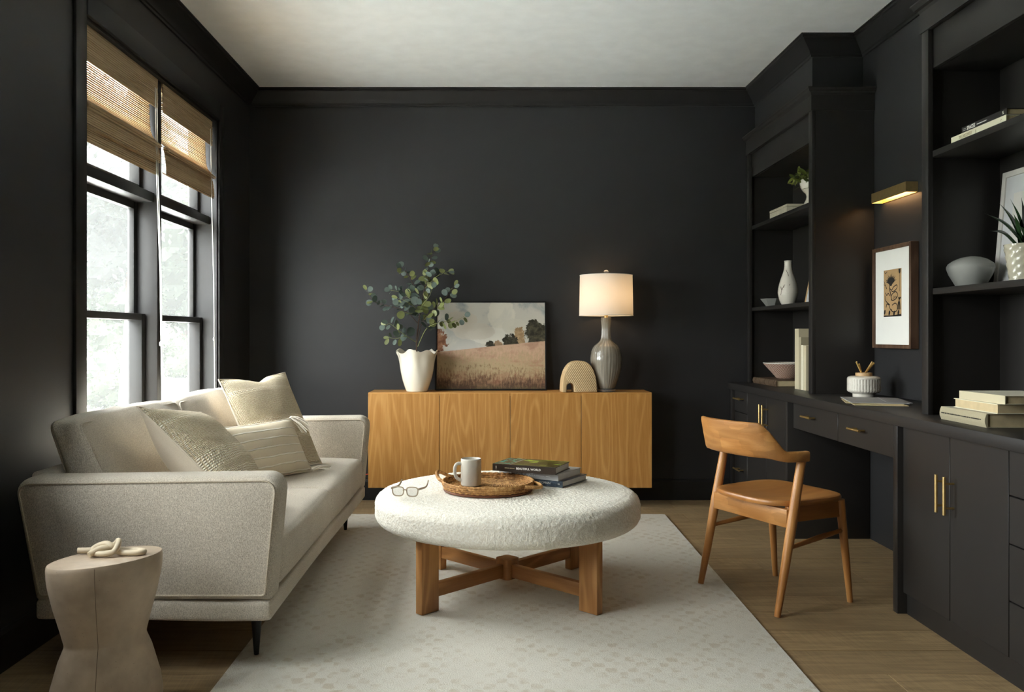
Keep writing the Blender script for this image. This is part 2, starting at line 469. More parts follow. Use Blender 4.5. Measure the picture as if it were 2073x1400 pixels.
        o = bpy.data.objects.new(name, me); COL.objects.link(o)
        if parent is None: o.location = org; WM[o.name] = Matrix.Translation(org)
        else:
            o.parent = parent
            pw = WM[parent.name]
            if world: o.matrix_parent_inverse = pw.inverted(); WM[o.name] = Matrix.Identity(4)
            else: WM[o.name] = pw.copy()
        if label: o['label'] = label
        if kind: o['kind'] = kind
        return o

def thing(name, label, cat, loc=(0, 0, 0), rz=0, group=None, kind=None):
    o = bpy.data.objects.new(name, None); COL.objects.link(o); o.empty_display_size = .05
    o.location = loc; o.rotation_euler = (0, 0, R(rz))
    WM[o.name] = Matrix.Translation(loc) @ Matrix.Rotation(R(rz), 4, 'Z')
    tag(o, label, cat, group, kind); return o
def tag(o, label=None, cat=None, group=None, kind=None):
    if label: o['label'] = label
    if cat: o['category'] = cat
    if group: o['group'] = group
    if kind: o['kind'] = kind
    return o
def struct(name, mb, mat, parent=None, **k):
    o = mb.build(name, mat, parent, **k)
    if parent is None: o['kind'] = 'structure'
    return o
def text(body, size, parent, loc, rot, mat, name='title_lettering', align='LEFT', sx=1.0, ext=.0002, bold=0):
    c = bpy.data.curves.new(name, 'FONT'); c.body = body; c.size = size; c.align_x = align; c.align_y = 'CENTER'; c.extrude = ext
    c.resolution_u = 2; c.offset = bold
    tmp = bpy.data.objects.new(name, c); COL.objects.link(tmp)
    me = bpy.data.meshes.new_from_object(tmp.evaluated_get(bpy.context.evaluated_depsgraph_get())); bpy.data.objects.remove(tmp)
    me.materials.clear(); me.materials.append(M[mat]); o = bpy.data.objects.new(name, me); COL.objects.link(o)
    o.parent = parent; o.location = loc; o.rotation_euler = rot; o.scale = (sx, 1, 1); return o
def spline(pts, n=8, closed=False):
    pts = [Vector(p) for p in pts]; m = len(pts); out = []
    for i in range(m if closed else m-1):
        p0 = pts[i-1] if (closed or i > 0) else pts[0]*2-pts[1]
        p1 = pts[i]; p2 = pts[(i+1) % m]
        p3 = pts[(i+2) % m] if (closed or i+2 < m) else pts[-1]*2-pts[-2]
        for k in range(n):
            t = k/n
            out.append(.5*((2*p1)+(p2-p0)*t+(2*p0-5*p1+4*p2-p3)*t*t+(3*p1-p0-3*p2+p3)*t**3))
    if not closed: out.append(pts[-1])
    return out
def px(u, v, Y): return Vector(((u-CX)/FPX*Y, Y, CAMH-(v-CY)/FPX*Y))
def sweep(mb, path, prof, closed=False):
    """profile (d,z) swept along a plan path with mitred corners; room side is to the right of the path"""
    m = len(path); P = []; n = len(prof)
    for i in range(m):
        p = Vector(path[i]); dirs = []
        if closed or i > 0: dirs.append((p-Vector(path[i-1])).normalized())
        if closed or i < m-1: dirs.append((Vector(path[(i+1) % m])-p).normalized())
        ns = [Vector((d.y, -d.x)) for d in dirs]
        if len(ns) == 2:
            b = (ns[0]+ns[1]); b = b/ max(1e-6, (1+ns[0].dot(ns[1])))
        else: b = ns[0]
        for (d, z) in prof: P.append((p.x+b.x*d, p.y+b.y*d, z))
    fs = []
    for i in range(m if closed else m-1):
        j = (i+1) % m
        for k in range(n): fs.append((i*n+k, i*n+(k+1) % n, j*n+(k+1) % n, j*n+k))
    if not closed: fs += [tuple(range(n)), tuple(range((m-1)*n+n-1, (m-1)*n-1, -1))]
    mb.add(P, fs)

# ------------------------------------------------------------------ room shell
XL, XR, YB, YF, H = -1.6, 2.07, 5.70, -1.80, 2.74
XS = 1.79                                     # soffit face above the bookcases
floor = struct('floor', MB().box(XL-.2, XR+.2, YF-.2, YB+.2, -.12, -.012), 'floor_gap')
pm = {}
def plank_mesh(L, Wd):
    key = (round(L, 2), Wd)
    if key not in pm:
        mb = MB().box(0, L-.003, .0015, Wd-.0015, -.012, 0)
        o = mb.build('plank', 'floor_oak', floor, bevel=.0006, seg=1, world=True); pm[key] = o; return o, True
    o = pm[key].copy(); COL.objects.link(o); return o, False
rnd = random.Random(3)
Wp = .2055; y = YB-.06-36*Wp
while y < YB:
    x = XL-.1-rnd.choice([0, .4, .9, 1.3])
    while x < XR+.1:
        L = rnd.choice([1.3, 1.7, 2.1])
        o, _ = plank_mesh(L, Wp); o.name = 'plank'
        o.location = (x, y, 0); x += L
    y += Wp
# ceiling and walls
struct('ceiling', MB().box(XL-.2, XR+.2, YF-.2, YB+.2, H, H+.15), 'ceiling_paint')
def wall_x(name, xa, xb, holes):
    mb = MB(); ys = [YF-.2]
    for (a, b, c, d) in holes:
        mb.box(xa, xb, ys[-1], a, 0, H); mb.box(xa, xb, a, b, 0, c); mb.box(xa, xb, a, b, d, H); ys.append(b)
    mb.box(xa, xb, ys[-1], YB+.2, 0, H); return struct(name, mb, 'wall_paint')
wall_x('wall_left', XL-.16, XL, [W2, W1])
struct('wall_back', MB().box(XL, XR, YB, YB+.2, 0, H), 'wall_paint')
struct('wall_right', MB().box(XR, XR+.2, YF-.2, YB+.2, 0, H), 'wall_paint')
struct('wall_front', MB().box(XL, XR, YF-.2, YF, 0, H), 'wall_paint')
# bulkheads above the two bookcases
struct('wall_bulkhead_far', MB().box(XS, XR, 4.69, YB, 2.425, H), 'wall_paint')
struct('wall_bulkhead_near', MB().box(XS, XR, 1.2, 3.27, 2.425, H), 'wall_paint')
# crown moulding
crown = [(0, H), (0, H-.105), (.010, H-.105), (.012, H-.094), (.020, H-.090), (.024, H-.078), (.034, H-.066), (.050, H-.050), (.068, H-.032), (.074, H-.022), (.084, H-.018), (.084, H-.006), (.092, H-.006), (.092, H)]
mb = MB(); sweep(mb, [(XL, YF), (XL, YB), (XS, YB), (XS, 4.69), (XR, 4.69), (XR, 3.27), (XS, 3.27), (XS, 1.2), (XR, 1.2), (XR, YF)], crown, True)
struct('trim_1', mb, 'trim_paint', smooth=25)
bprof = [(0, 0), (.015, 0), (.015, .122), (.011, .130), (.008, .137), (0, .137)]
mb = MB(); sweep(mb, [(XL, YF), (XL, YB)], bprof); struct('baseboard_left', mb, 'trim_paint')
mb = MB(); sweep(mb, [(XL, YB), (1.64, YB)], bprof); struct('baseboard_back', mb, 'trim_paint')

# ------------------------------------------------------------------ windows
def make_window(name, y0, y1, z0, z1, mull, transom=(1.754, 1.800), meet=(1.175, 1.207)):
    r = bpy.data.objects.new(name, None); COL.objects.link(r); r['kind'] = 'structure'; r.location = (XL, y0, z0)
    WM[r.name] = Matrix.Translation(r.location)
    P = 'trim_paint'; xf = XL+.015; cw = .088
    b = lambda: MB()
    kw = dict(world=True)
    b().box(XL, xf, y0-cw, y0, z0-.03, z1+.10).build('casing', P, r, bevel=.003, **kw)
    b().box(XL, xf, y1, y1+cw, z0-.03, z1+.10).build('casing', P, r, bevel=.003, **kw)
    b().box(XL, xf+.004, y0, y1, z1, z1+.10).build('head_casing', P, r, bevel=.003, **kw)
    b().box(XL-.12, XL+.06, y0-cw-.03, y1+cw+.03, z0-.03, z0).build('sill', P, r, bevel=.004, **kw)
    b().box(XL, xf, y0-cw, y1+cw, z0-.12, z0-.03).build('apron', P, r, bevel=.003, **kw)
    # jamb liners
    b().box(XL-.158, XL, y0, y0+.012, z0, z1).build('jamb', P, r, **kw)
    b().box(XL-.158, XL, y1-.012, y1, z0, z1).build('jamb', P, r, **kw)
    b().box(XL-.158, XL, y0, y1, z1-.012, z1).build('jamb', P, r, **kw)
    edges = [y0+.012]+[q for mm in mull for q in mm]+[y1-.012]
    for mm in mull: b().box(XL-.158, XL-.025, mm[0], mm[1], z0, z1-.012).build('mullion', P, r, bevel=.002, **kw)
    for i in range(0, len(edges), 2):
        a, c = edges[i], edges[i+1]
        if transom:
            b().box(XL-.158, XL-.04, a, c, transom[0], transom[1]).build('transom_bar', P, r, bevel=.002, **kw)
            sashes = [('transom_sash', transom[1], z1-.012, .10, .157, .034), ('upper_sash', meet[0]+.002, transom[0], .125, .157, .036), ('lower_sash', z0, meet[1], .085, .1565, .040)]
        else: sashes = [('sash', z0, z1-.012, .10, .14, .045)]
        for (nm, za, zb, d0, d1, sw) in sashes:
            xa, xb = XL-d1, XL-d0; mb = MB()
            mb.box(xa, xb, a, a+sw, za, zb).box(xa, xb, c-sw, c, za, zb).box(xa, xb, a+sw, c-sw, za, za+(sw if nm != 'upper_sash' else .032)).box(xa, xb, a+sw, c-sw, zb-(sw if nm != 'lower_sash' else .032), zb)
            # glazing bead
            s_ = mb.build(nm, P, r, bevel=.002, **kw)
            xm = xa+.009
            MB().box(xm-.002, xm+.002, a+sw*.8, c-sw*.8, za+sw*.6, zb-sw*.6).build('glass_pane', 'window_glass', s_, **kw)
    return r
make_window('window_1', *W1, mull=[(4.175, 4.228)])
make_window('fill_window', *W2, mull=[(1.87, 1.91)])  # added out of view to let in fill daylight
# reed blinds -----------------------------------------------------
def reeds(mb, prof, y0, y1, pitch=.0098, hz=.0041, hx=.0019, rnd=random.Random(1)):
    pts = [Vector((p[0], 0, p[1])) for p in prof]; d = 0
    for a, b in zip(pts, pts[1:]):
        L = (b-a).length; t = (b-a)/L; nrm = Vector((t.z, 0, -t.x))
        while d < L:
            c = a+t*d; ja, jb = rnd.uniform(-.003, .003), rnd.uniform(-.003, .003); sh = rnd.uniform(.8, 1.05)
            P = []
            for yy in (y0+ja, y1+jb):
                sag = rnd.uniform(-.0006, .0006)
                for (q, w_) in ((-1, -1), (1, -1), (1, 1), (-1, 1)):
                    p = c+t*(q*hz*sh+sag)+nrm*(w_*hx); P.append((p.x, yy, p.z))
            mb.add(P, [(0, 1, 2, 3), (7, 6, 5, 4), (0, 4, 5, 1), (1, 5, 6, 2), (2, 6, 7, 3), (3, 7, 4, 0)])
            d += pitch
        d -= L
def sheet(mb, prof, y0, y1, off):
    P = []
    for (x_, z_) in prof: P += [(x_+off, y0, z_), (x_+off, y1, z_)]
    mb.add(P, [(2*i, 2*i+1, 2*i+3, 2*i+2) for i in range(len(prof)-1)])
def smoothprof(p, n=5):
    return [(q.x, q.z) for q in spline([(a, 0, b) for a, b in p], n)]
def blind(label, y0, y1, folds, cords):
    r = thing('woven_blind', label, 'blind', ((XL-.05), (y0+y1)/2, folds[-1][2]), group='woven reed blinds in the window')
    MB().box(XL-.075, XL-.03, y0, y1, 2.335, 2.358).build('head_rail', 'pale_wood', r, world=True)
    v = [(XL-.022, 2.352), (XL-.020, 2.213)]
    mb = MB(); reeds(mb, v, y0, y1); va = mb.build('valance', 'blind_reed', r, world=True, kind='stuff')
    mb = MB(); sheet(mb, v, y0+.003, y1-.003, -.004); mb.build('lining', 'blind_lining', va, world=True)
    pn = smoothprof([(XL-.058, 2.335), (XL-.056, 2.16), (XL-.045, 2.08), (XL-.005, 2.035), (XL+.006, 2.024), (XL-.006, 2.018), (XL-.03, 2.032)])
    mb = MB(); reeds(mb, pn, y0+.012, y1-.012, .0098, .0034); mb.build('shade_panel', 'blind_reed', r, world=True, kind='stuff')
    for (xo, zt, zb) in folds:
        f = smoothprof([(XL-xo-.012, zt), (XL-xo, (zt+zb)/2), (XL-xo+.004, zb+.008), (XL-xo-.004, zb), (XL-xo-.022, zb+.012)])
        mb = MB(); reeds(mb, f, y0+.010, y1-.010); fo = mb.build('fold', 'blind_reed', r, world=True, kind='stuff')
        mb = MB(); sheet(mb, f[:-4], y0+.014, y1-.014, -.004); mb.build('lining', 'blind_lining', fo, world=True)
    for (cy, dz, xo) in cords:
        c = MB().tube([(XL-.01, cy, 2.30), (XL-.004, cy, 1.9), (XL+xo*.5, cy+.003, 1.4), (XL+xo, cy, dz)], .0024, 6).build('cord', 'cord_white', r, world=True)
        MB().lathe([(.001, .022), (.005, .016), (.0055, .006), (.003, 0)], 10, (XL+xo*.55, cy+.003, dz+.45)).build('cord_knot', 'cord_white', c, world=True, smooth=True)
blind('woven reed blind with two lower folds, beside the sofa end nearest the oval stool', 3.385, 4.168, [(.008, 2.05, 1.945), (.022, 1.97, 1.888)], [(4.13, .66, .02), (4.11, .60, .025)])
blind('woven reed blind with a single lower fold, beside the far corner of the room', 4.236, 4.99, [(.010, 2.04, 1.905)], [(4.93, .62, .015)])

# ------------------------------------------------------------------ built-in joinery along the right wall
CP = 'cabinet_paint'; ZC = .788
ct = MB().box(1.605, XR, 1.25, YB, ZC-.043, ZC).build('worktop', CP, bevel=.003)
tag(ct, 'long dark painted worktop running under both bookcases and over the desk', 'worktop')

def bar_handle(parent, p, axis, L, out=.034, r=.0055):
    """brass bar in front of a face that looks to -X"""
    x, y, z = p; a = Vector((0, 0, 1)) if axis == 'z' else Vector((0, 1, 0)); c = Vector((x-out, y, z))
    mb = MB(); mb.tube([c-a*L/2, c+a*L/2], r, 12)
    for s_ in (-.32, .32): mb.tube([c+a*(L*s_), c+a*(L*s_)+Vector((out, 0, 0))], r*.72, 10)
    return mb.build('handle', 'brass', parent, smooth=40, world=True, label='brass bar handle')
def front(parent, name, y0, y1, z0, z1, x=1.64, g_=.0018):
    return MB().box(x, x+.02, y0+g_, y1-g_, z0+g_, z1-g_).build(name, CP, parent, bevel=.0015, seg=1, world=True)

# far base cabinet
c = thing('base_cabinet', 'dark base cabinet with brass handles under the bookcase in the far corner', 'cabinet', (1.85, 5.15, 0))
MB().box(1.662, XR-.002, 4.64, 5.695, .085, ZC-.045).build('body', CP, c, world=True)
MB().box(1.700, XR-.002, 4.64, 5.695, 0, .085).build('toe_kick', CP, c, world=True)
MB().box(1.62, XR-.002, 4.60, 4.638, 0, ZC-.0435).build('side_panel', CP, c, bevel=.002, world=True)
MB().box(1.62, 1.66, 5.655, 5.695, 0, ZC-.0435).build('side_panel', CP, c, bevel=.002, world=True)
for (za, zb) in ((.085, .345), (.345, .601), (.601, .742)):
    d = front(c, 'drawer', 5.375, 5.652, za, zb); bar_handle(d, (1.64, 5.50, (za+zb)/2+.02), 'y', .13)
for (a, b, hy) in ((5.008, 5.375, 5.035), (4.642, 5.008, 4.98)):
    d = front(c, 'door', a, b, .085, .742); bar_handle(d, (1.64, hy, .62), 'z', .145)
# desk drawer unit over the knee hole
c = thing('desk_drawer_unit', 'pair of shallow dark desk drawers hung under the worktop above the knee space', 'drawers', (1.85, 4.0, .6))
MB().box(1.672, XR-.002, 3.402, 4.598, .606, ZC-.045).build('body', CP, c, world=True)
for (a, b) in ((4.008, 4.592), (3.455, 4.008)):
    d = front(c, 'drawer', a, b, .600, .742, 1.65); bar_handle(d, (1.65, (a+b)/2+.03, .684), 'y', .125)
MB().box(1.65, 1.67, 3.402, 3.453, .600, .742).build('filler', CP, c, world=True)
# near base cabinet
c = thing('base_cabinet', 'dark base cabinet with tall brass handles next to the desk leg panel, under the fallen-book stack', 'cabinet', (1.85, 2.3, 0))
c['label'] = 'dark base cabinet with tall brass handles under the stack of linen books'
MB().box(1.662, XR-.002, 1.27, 3.36, .085, ZC-.045).build('body', CP, c, world=True)
MB().box(1.657, XR-.002, 1.27, 3.36, 0, .085).build('toe_kick', CP, c, world=True)
MB().box(1.62, XR-.002, 3.362, 3.400, 0, ZC-.0435).build('side_panel', CP, c, bevel=.002, world=True)
for (a, b, hy) in ((3.018, 3.358, 3.046), (2.676, 3.018, 2.992)):
    d = front(c, 'door', a, b, .085, .742); bar_handle(d, (1.64, hy, .535), 'z', .135)
for (za, zb) in ((.085, .265), (.265, .445), (.445, .597), (.597, .742)):
    d = front(c, 'drawer', 2.22, 2.676, za, zb); bar_handle(d, (1.64, 2.44, (za+zb)/2), 'y', .15)
for (a, b, hy) in ((1.75, 2.22, 1.78), (1.28, 1.75, 1.72)):
    d = front(c, 'door', a, b, .085, .742); bar_handle(d, (1.64, hy, .6), 'z', .145)

def bookcase(y0, y1, label, mould_path):
    xf = 1.735; zt = 2.39; c = thing('bookcase', label, 'bookcase', (1.9, (y0+y1)/2, ZC))
    kw = dict(world=True); B = lambda *a: MB().box(*a)
    B(xf+.02, XR-.002, y1-.022, y1, ZC, zt).build('side_panel', CP, c, **kw)
    B(xf+.02, XR-.002, y0, y0+.022, ZC, zt).build('side_panel', CP, c, **kw)
    B(2.035, XR-.002, y0+.022, y1-.022, ZC, zt).build('back_panel', CP, c, **kw)
    B(xf, xf+.0205, y0, y0+.05, ZC, zt).build('stile', CP, c, bevel=.002, **kw)
    B(xf, xf+.0205, y1-.05, y1, ZC, zt).build('stile', CP, c, bevel=.002, **kw)
    B(xf, xf+.0205, y0+.05, y1-.05, 2.306, zt).build('top_rail', CP, c, bevel=.002, **kw)
    B(xf+.022, xf+.04, y0+.022, y1-.022, 2.155, 2.33).build('fascia_panel', CP, c, bevel=.002, **kw)
    B(xf+.02, XR-.002, y0+.022, y1-.022, zt-.02, zt).build('top_panel', CP, c, **kw)
    B(xf+.041, 2.034, y0+.022, y1-.022, 2.155, 2.172).build('soffit_panel', CP, c, **kw)
    for z_ in (1.828, 1.286):
        B(xf+.018, 2.034, y0+.0225, y1-.0225, z_-.024, z_).build('shelf', CP, c, bevel=.0015, **kw)
    mp = [(0, zt-.004), (.006, zt-.004), (.010, zt+.008), (.022, zt+.012), (.026, zt+.024), (.032, zt+.030), (.032, zt+.036), (0, zt+.036)]
    mb = MB(); sweep(mb, mould_path, mp); mb.build('cornice', CP, c, smooth=25, **kw)
    mb = MB(); sweep(mb, mould_path, [(-.002, 2.306), (.006, 2.306), (.006, zt-.003), (-.002, zt-.003)])
    mb.build('frieze_band', CP, c, **kw)
    mb = MB().box(xf+.03, XR-.003, y0+.02, y1-.02, zt, zt+.034); mb.build('cap', CP, c, **kw)
    return c
bookcase(4.55, 5.697, 'built-in dark bookcase with cornice in the far corner holding vase and basket', [(1.735, 5.697), (1.735, 4.55), (XR-.002, 4.55)])
bookcase(1.27, 3.40, 'built-in dark bookcase beside the brass picture light holding the aloe pot', [(XR-.002, 3.40), (1.735, 3.40), (1.735, 1.27)])

# ------------------------------------------------------------------ rug
mb = MB()
q = [(-.852, 1.75), (.995, 1.75), (1.080, 5.195), (-.850, 5.195)]
def rugf(u, v):
    a = Vector(q[0]).lerp(Vector(q[1]), u); b = Vector(q[3]).lerp(Vector(q[2]), u); p = a.lerp(b, v)
    return (p.x, p.y, .010+.0012*mnoise.noise((p.x*6, p.y*6, 0)))
nu, nv = 60, 100
mb.grid(rugf, nu, nv)
ring = [i*nv for i in range(nu)]+[(nu-1)*nv+j for j in range(1, nv)]+[i*nv+nv-1 for i in range(nu-2, -1, -1)]+[j for j in range(nv-2, 0, -1)]
base = len(mb.v); mb.v += [(mb.v[i][0], mb.v[i][1], 0.0005) for i in ring]
mb.f += [(ring[i], base+i, base+(i+1) % len(ring), ring[(i+1) % len(ring)]) for i in range(len(ring))]
rug = mb.build('area_rug', 'rug_wool', smooth=50)
tag(rug, 'warm white wool rug with faded tan checks under the round ottoman', 'rug')
ZR = .0115

# ------------------------------------------------------------------ sofa
SY0, SY1 = 2.735, 4.85
sofa = thing('sofa', 'greige chenille two-cushion sofa with thin arms and tapered black legs below the window', 'sofa', (-1.1, 3.8, 0))
kw = dict(world=True)
def rounded_poly(pts, rad, n=6):
    out = []; m = len(pts)
    for i in range(m):
        p0, p1, p2 = Vector(pts[i-1]), Vector(pts[i]), Vector(pts[(i+1) % m]); r_ = rad[i] if hasattr(rad, '__len__') else rad
        a = (p0-p1).normalized(); b = (p2-p1).normalized(); ang = a.angle(b); t = r_/math.tan(ang/2)
        c_ = p1+(a+b).normalized()*(r_/math.sin(ang/2)); s_, e = p1+a*t, p1+b*t
        v0, v1 = s_-c_, e-c_
        for k in range(n+1):
            f = k/n; w_ = v0.normalized().slerp(v1.normalized(), f)*r_
            out.append(tuple(c_+w_))
    return out
# arm outline (z, x) for a prism along Y
arm = [(.245, -1.462), (.245, -.700), (.652, -.664), (.640, -1.535)]
def arm_outline(ins):
    cz = .44; cx = -1.09
    a2 = [(z_+(ins if z_ < cz else -ins), x_+(ins if x_ < cx else -ins)) for (z_, x_) in arm]
    return rounded_poly(a2, [.012, .012, max(.016, .055-ins), max(.016, .05-ins)])
for (ya, yb) in ((SY0, SY0+.125), (SY1-.125, SY1)):
    mb = MB(); ol = arm_outline(0); n = len(ol)
    layers = [(ya+.000, .020), (ya+.004, .010), (ya+.014, .0025), (ya+.03, 0), (yb-.03, 0), (yb-.014, .0025), (yb-.004, .010), (yb, .020)]
    P = []
    for (yy, ins) in layers:
        P += [(x_, yy, z_) for (z_, x_) in arm_outline(ins)]
    fs = [(i*n+k, i*n+(k+1) % n, (i+1)*n+(k+1) % n, (i+1)*n+k) for i in range(len(layers)-1) for k in range(n)]
    fs += [tuple(range(n)), tuple(range((len(layers)-1)*n, len(layers)*n))]
    mb.add(P, fs); a = mb.build('arm', 'sofa_cloth', sofa, smooth=45, **kw)
    for yy in (ya-.001, yb+.001):
        MB().tube([(x_, yy, z_) for (z_, x_) in arm_outline(.019)], .0032, 6, closed=True).build('piping', 'sofa_piping', a, smooth=True, **kw)
# base band wrapping round, slightly proud of the arms
def band_fn(p, u):
    return p+Vector((0, 0, .004*math.sin(p.x*7+p.y*3)))
MB().rbox((-1.081, (SY0+SY1)/2, .214), (.381, (SY1-SY0)/2-.001, .036), .018, 16, band_fn).build('base_frame', 'sofa_cloth', sofa, smooth=60, **kw)
# back frame: slopes backwards
mb = MB().prism([(.245, -1.462), (.245, -1.36), (.645, -1.44), (.645, -1.532)], 1, SY0+.10, SY1-.10)
mb.build('back_frame', 'sofa_cloth', sofa, bevel=.018, seg=3, **kw)
# seat cushions
def seat_fn(seed):
    def f(p, u):
        cr = (1-u[0]**2)*(1-u[1]**2)
        if p.z > 0: p = p+Vector((0, 0, .016*cr+.004*mnoise.noise((p.x*5, p.y*5+seed, 1))))
        bx = .012*(1-u[2]**2)*(1-u[1]**4) if p.x > 0 else 0
        return p+Vector((bx, 0, 0))
    return f
smid = (SY0+SY1)/2
for i, (a, b) in enumerate(((SY0+.127, smid-.001), (smid+.001, SY1-.127))):
    sc = MB().rbox((-1.045, (a+b)/2, .338), (.347, (b-a)/2, .086), .034, 18, seat_fn(i*5)).build('seat_cushion', 'sofa_cloth', sofa, smooth=60, **kw)
    yy = [a+.03+(b-a-.06)*t/14 for t in range(15)]
    MB().tube([(-.703, y_, .395+.006*math.sin((y_-a)/(b-a)*math.pi)) for y_ in yy], .0028, 6).build('piping', 'sofa_cloth', sc, smooth=True, **kw)
# back cushions: wedge, leaning
def back_fn(seed):
    def f(p, u):
        t = (p.z+.205)/.41                       # 0 bottom .. 1 top
        th = .175*(1-t)+.105*t
        bul = .03*(1-u[1]**2)*(1-u[2]**2)
        x_ = p.x/.085*(th/2)+(bul if u[0] > 0 else -bul*.3)
        z_ = p.z+.012*(1-u[1]**2)*max(0, t)+.006*mnoise.noise((p.y*6+seed, p.z*6, 3))
        return Vector((x_-.17*(t-.5)+.010*mnoise.noise((p.y*4+seed, p.z*5, 0)), p.y, z_))
    return f
for i, (a, b) in enumerate(((SY0+.135, smid+.0), (smid+.004, SY1-.135))):
    c0 = (-1.355, (a+b)/2, .605); fn = back_fn(i*9)
    bc = MB().rbox(c0, (.085, (b-a)/2, .205), .032, 18, fn).build('back_cushion', 'sofa_cloth', sofa, smooth=60, **kw)
    # piping along the front and rear seams
    for sx in (1, -1):
        path = []
        hy, hz, rr = (b-a)/2-.010, .195, .03
        for (q_, ang0) in (((-1, -1), 180), ((1, -1), 270), ((1, 1), 0), ((-1, 1), 90)):
            for k in range(5):
                an = R(ang0+k*22.5)
                yy = q_[0]*(hy-rr)+rr*math.cos(an); zz = q_[1]*(hz-rr)+rr*math.sin(an)
                p = fn(Vector((sx*.078, yy, zz)), (sx, yy/(hy+.01), zz/.205)); path.append(p+Vector(c0))
        full = []
        for k in range(len(path)):
            p, q2 = path[k], path[(k+1) % len(path)]; m_ = max(1, int((q2-p).length/.05))
            for t in range(m_):
                yy0 = None; full.append(p.lerp(q2, t/m_))
        MB().tube(full, .0038, 6, closed=True).build('piping', 'sofa_cloth', bc, smooth=True, **kw)
for (x_, y_) in ((-.792, 2.906), (-.80, 4.766), (-1.40, 2.906), (-1.40, 4.766)):
    MB().lathe([(.0085, ZR if (x_ > -.85) else 0.001), (.017, .12), (.019, .185)], 16, (x_, y_, 0)).build('leg', 'black_metal', sofa, smooth=40, **kw)

# pillows -----------------------------------------------------------
def pillow(name, label, TL, TR, BR, BL, th, front_mat, back_mat, n=34, chop=0, group=None, back=1.0):
    TL, TR, BR, BL = map(Vector, (TL, TR, BR, BL)); c_ = (TL+TR+BR+BL)/4
    ex = ((TR-TL)+(BR-BL)).normalized(); ez = ((TL-BL)+(TR-BR)); ez = (ez-ex*ez.dot(ex)).normalized(); ey = ez.cross(ex)   # ex right, ez up, -ey = out to viewer
    mat = Matrix((ex, ey, ez)).transposed()
    if ey.y < 0: pass
    o = bpy.data.objects.new(name, None); COL.objects.link(o); o.empty_display_size = .05
    tag(o, label, 'pillow', group)
    base = Vector((c_.x, c_.y, c_.z)); o.matrix_world = Matrix.Translation(base) @ mat.to_4x4(); WM[o.name] = o.matrix_world.copy()
    inv = mat.inverted()
    L = [inv @ (p-base) for p in (TL, TR, BR, BL)]
    def pt(u, v, side):
        uu, vv = u*2-1, v*2-1
        # edges pull in between the corners
        pu = uu*(1-.055*(1-vv*vv)**1.0); pv = vv*(1-.055*(1-uu*uu))
        if chop and vv > 0: pv -= chop*vv**3*math.exp(-(uu/.28)**2)
        a, b = (pu+1)/2, (pv+1)/2
        p = (L[3]*(1-a)+L[2]*a)*(1-b)+(L[0]*(1-a)+L[1]*a)*b
        t = max(0, (1-abs(uu)**2.4))**.62*max(0, (1-abs(vv)**2.4))**.62
        wr = 1+.10*mnoise.noise((uu*2.2, vv*2.2, side*3.0+th*50))
        return (p.x, p.y+side*t*th/2*wr*(back if side > 0 else 1)-(.02*chop*5*max(0, vv)**2*math.exp(-(uu/.3)**2) if side < 0 else 0), p.z)
    f = MB(); f.grid(lambda u, v: pt(u, v, -1), n, n); fo = f.build('front_cover', front_mat, o, smooth=180)
    b = MB(); b.grid(lambda u, v: pt(1-u, v, 1), n, n); b.build('back_cover', back_mat, o, smooth=180)
    edge = []
    for k in range(n): edge.append(pt(k/(n-1), 0, 0))
    for k in range(1, n): edge.append(pt(1, k/(n-1), 0))
    for k in range(1, n): edge.append(pt(1-k/(n-1), 1, 0))
    for k in range(1, n-1): edge.append(pt(0, 1-k/(n-1), 0))
    MB().tube(edge, .0035, 6, closed=True).build('welt', back_mat, o, smooth=True)
    return o, L
gp = 'throw pillows on the sofa'
pillow('throw_pillow', 'large square chunky woven jute pillow with a dented top, by the far sofa arm', (-1.320, 4.16, .885), (-1.10, 4.60, .90), (-.865, 4.42, .435), (-1.085, 4.00, .440), .15, 'woven_jute', 'cotton_cream', chop=.12, group=gp)
pillow('throw_pillow', 'woven jute pillow with plain cream back leaning by the sofa arm next to the stool', (-1.235, 2.99, .850), (-1.155, 3.42, .79), (-.865, 3.40, .445), (-.845, 2.965, .475), .18, 'woven_jute', 'cotton_cream', group=gp, back=1.5)
lum, L = pillow('lumbar_pillow', 'cream corded lumbar pillow with tassels lying in front of the big jute pillow', (-1.215, 3.80, .685), (-.965, 4.17, .695), (-.862, 4.165, .437), (-1.11, 3.77, .437), .13, 'corded_cotton', 'cotton_cream', group=gp)
rt = random.Random(5)
for corner, dr in ((L[1], Vector((.55, -.35, -.75))), (L[2], Vector((.9, -.15, -.05)))):
    mb = MB()
    mb.lathe([(.004, -.008), (.010, -.002), (.009, .006), (.003, .010)], 10, tuple(corner))
    for k in range(16):
        e = Vector((rt.uniform(-1, 1), rt.uniform(-1, 1), rt.uniform(-1, 1)))
        p0 = corner+e*.006; d = (dr+e*.22).normalized(); Ls = rt.uniform(.075, .10)
        p1 = p0+d*Ls*.5+Vector((0, 0, .006)); p2 = p0+d*Ls+Vector((0, 0, -.006))
        mb.tube(spline([p0, p1, p2], 4), .0034, 6)
    mb.build('tassel', 'tassel_yarn', lum, smooth=60, kind='stuff')

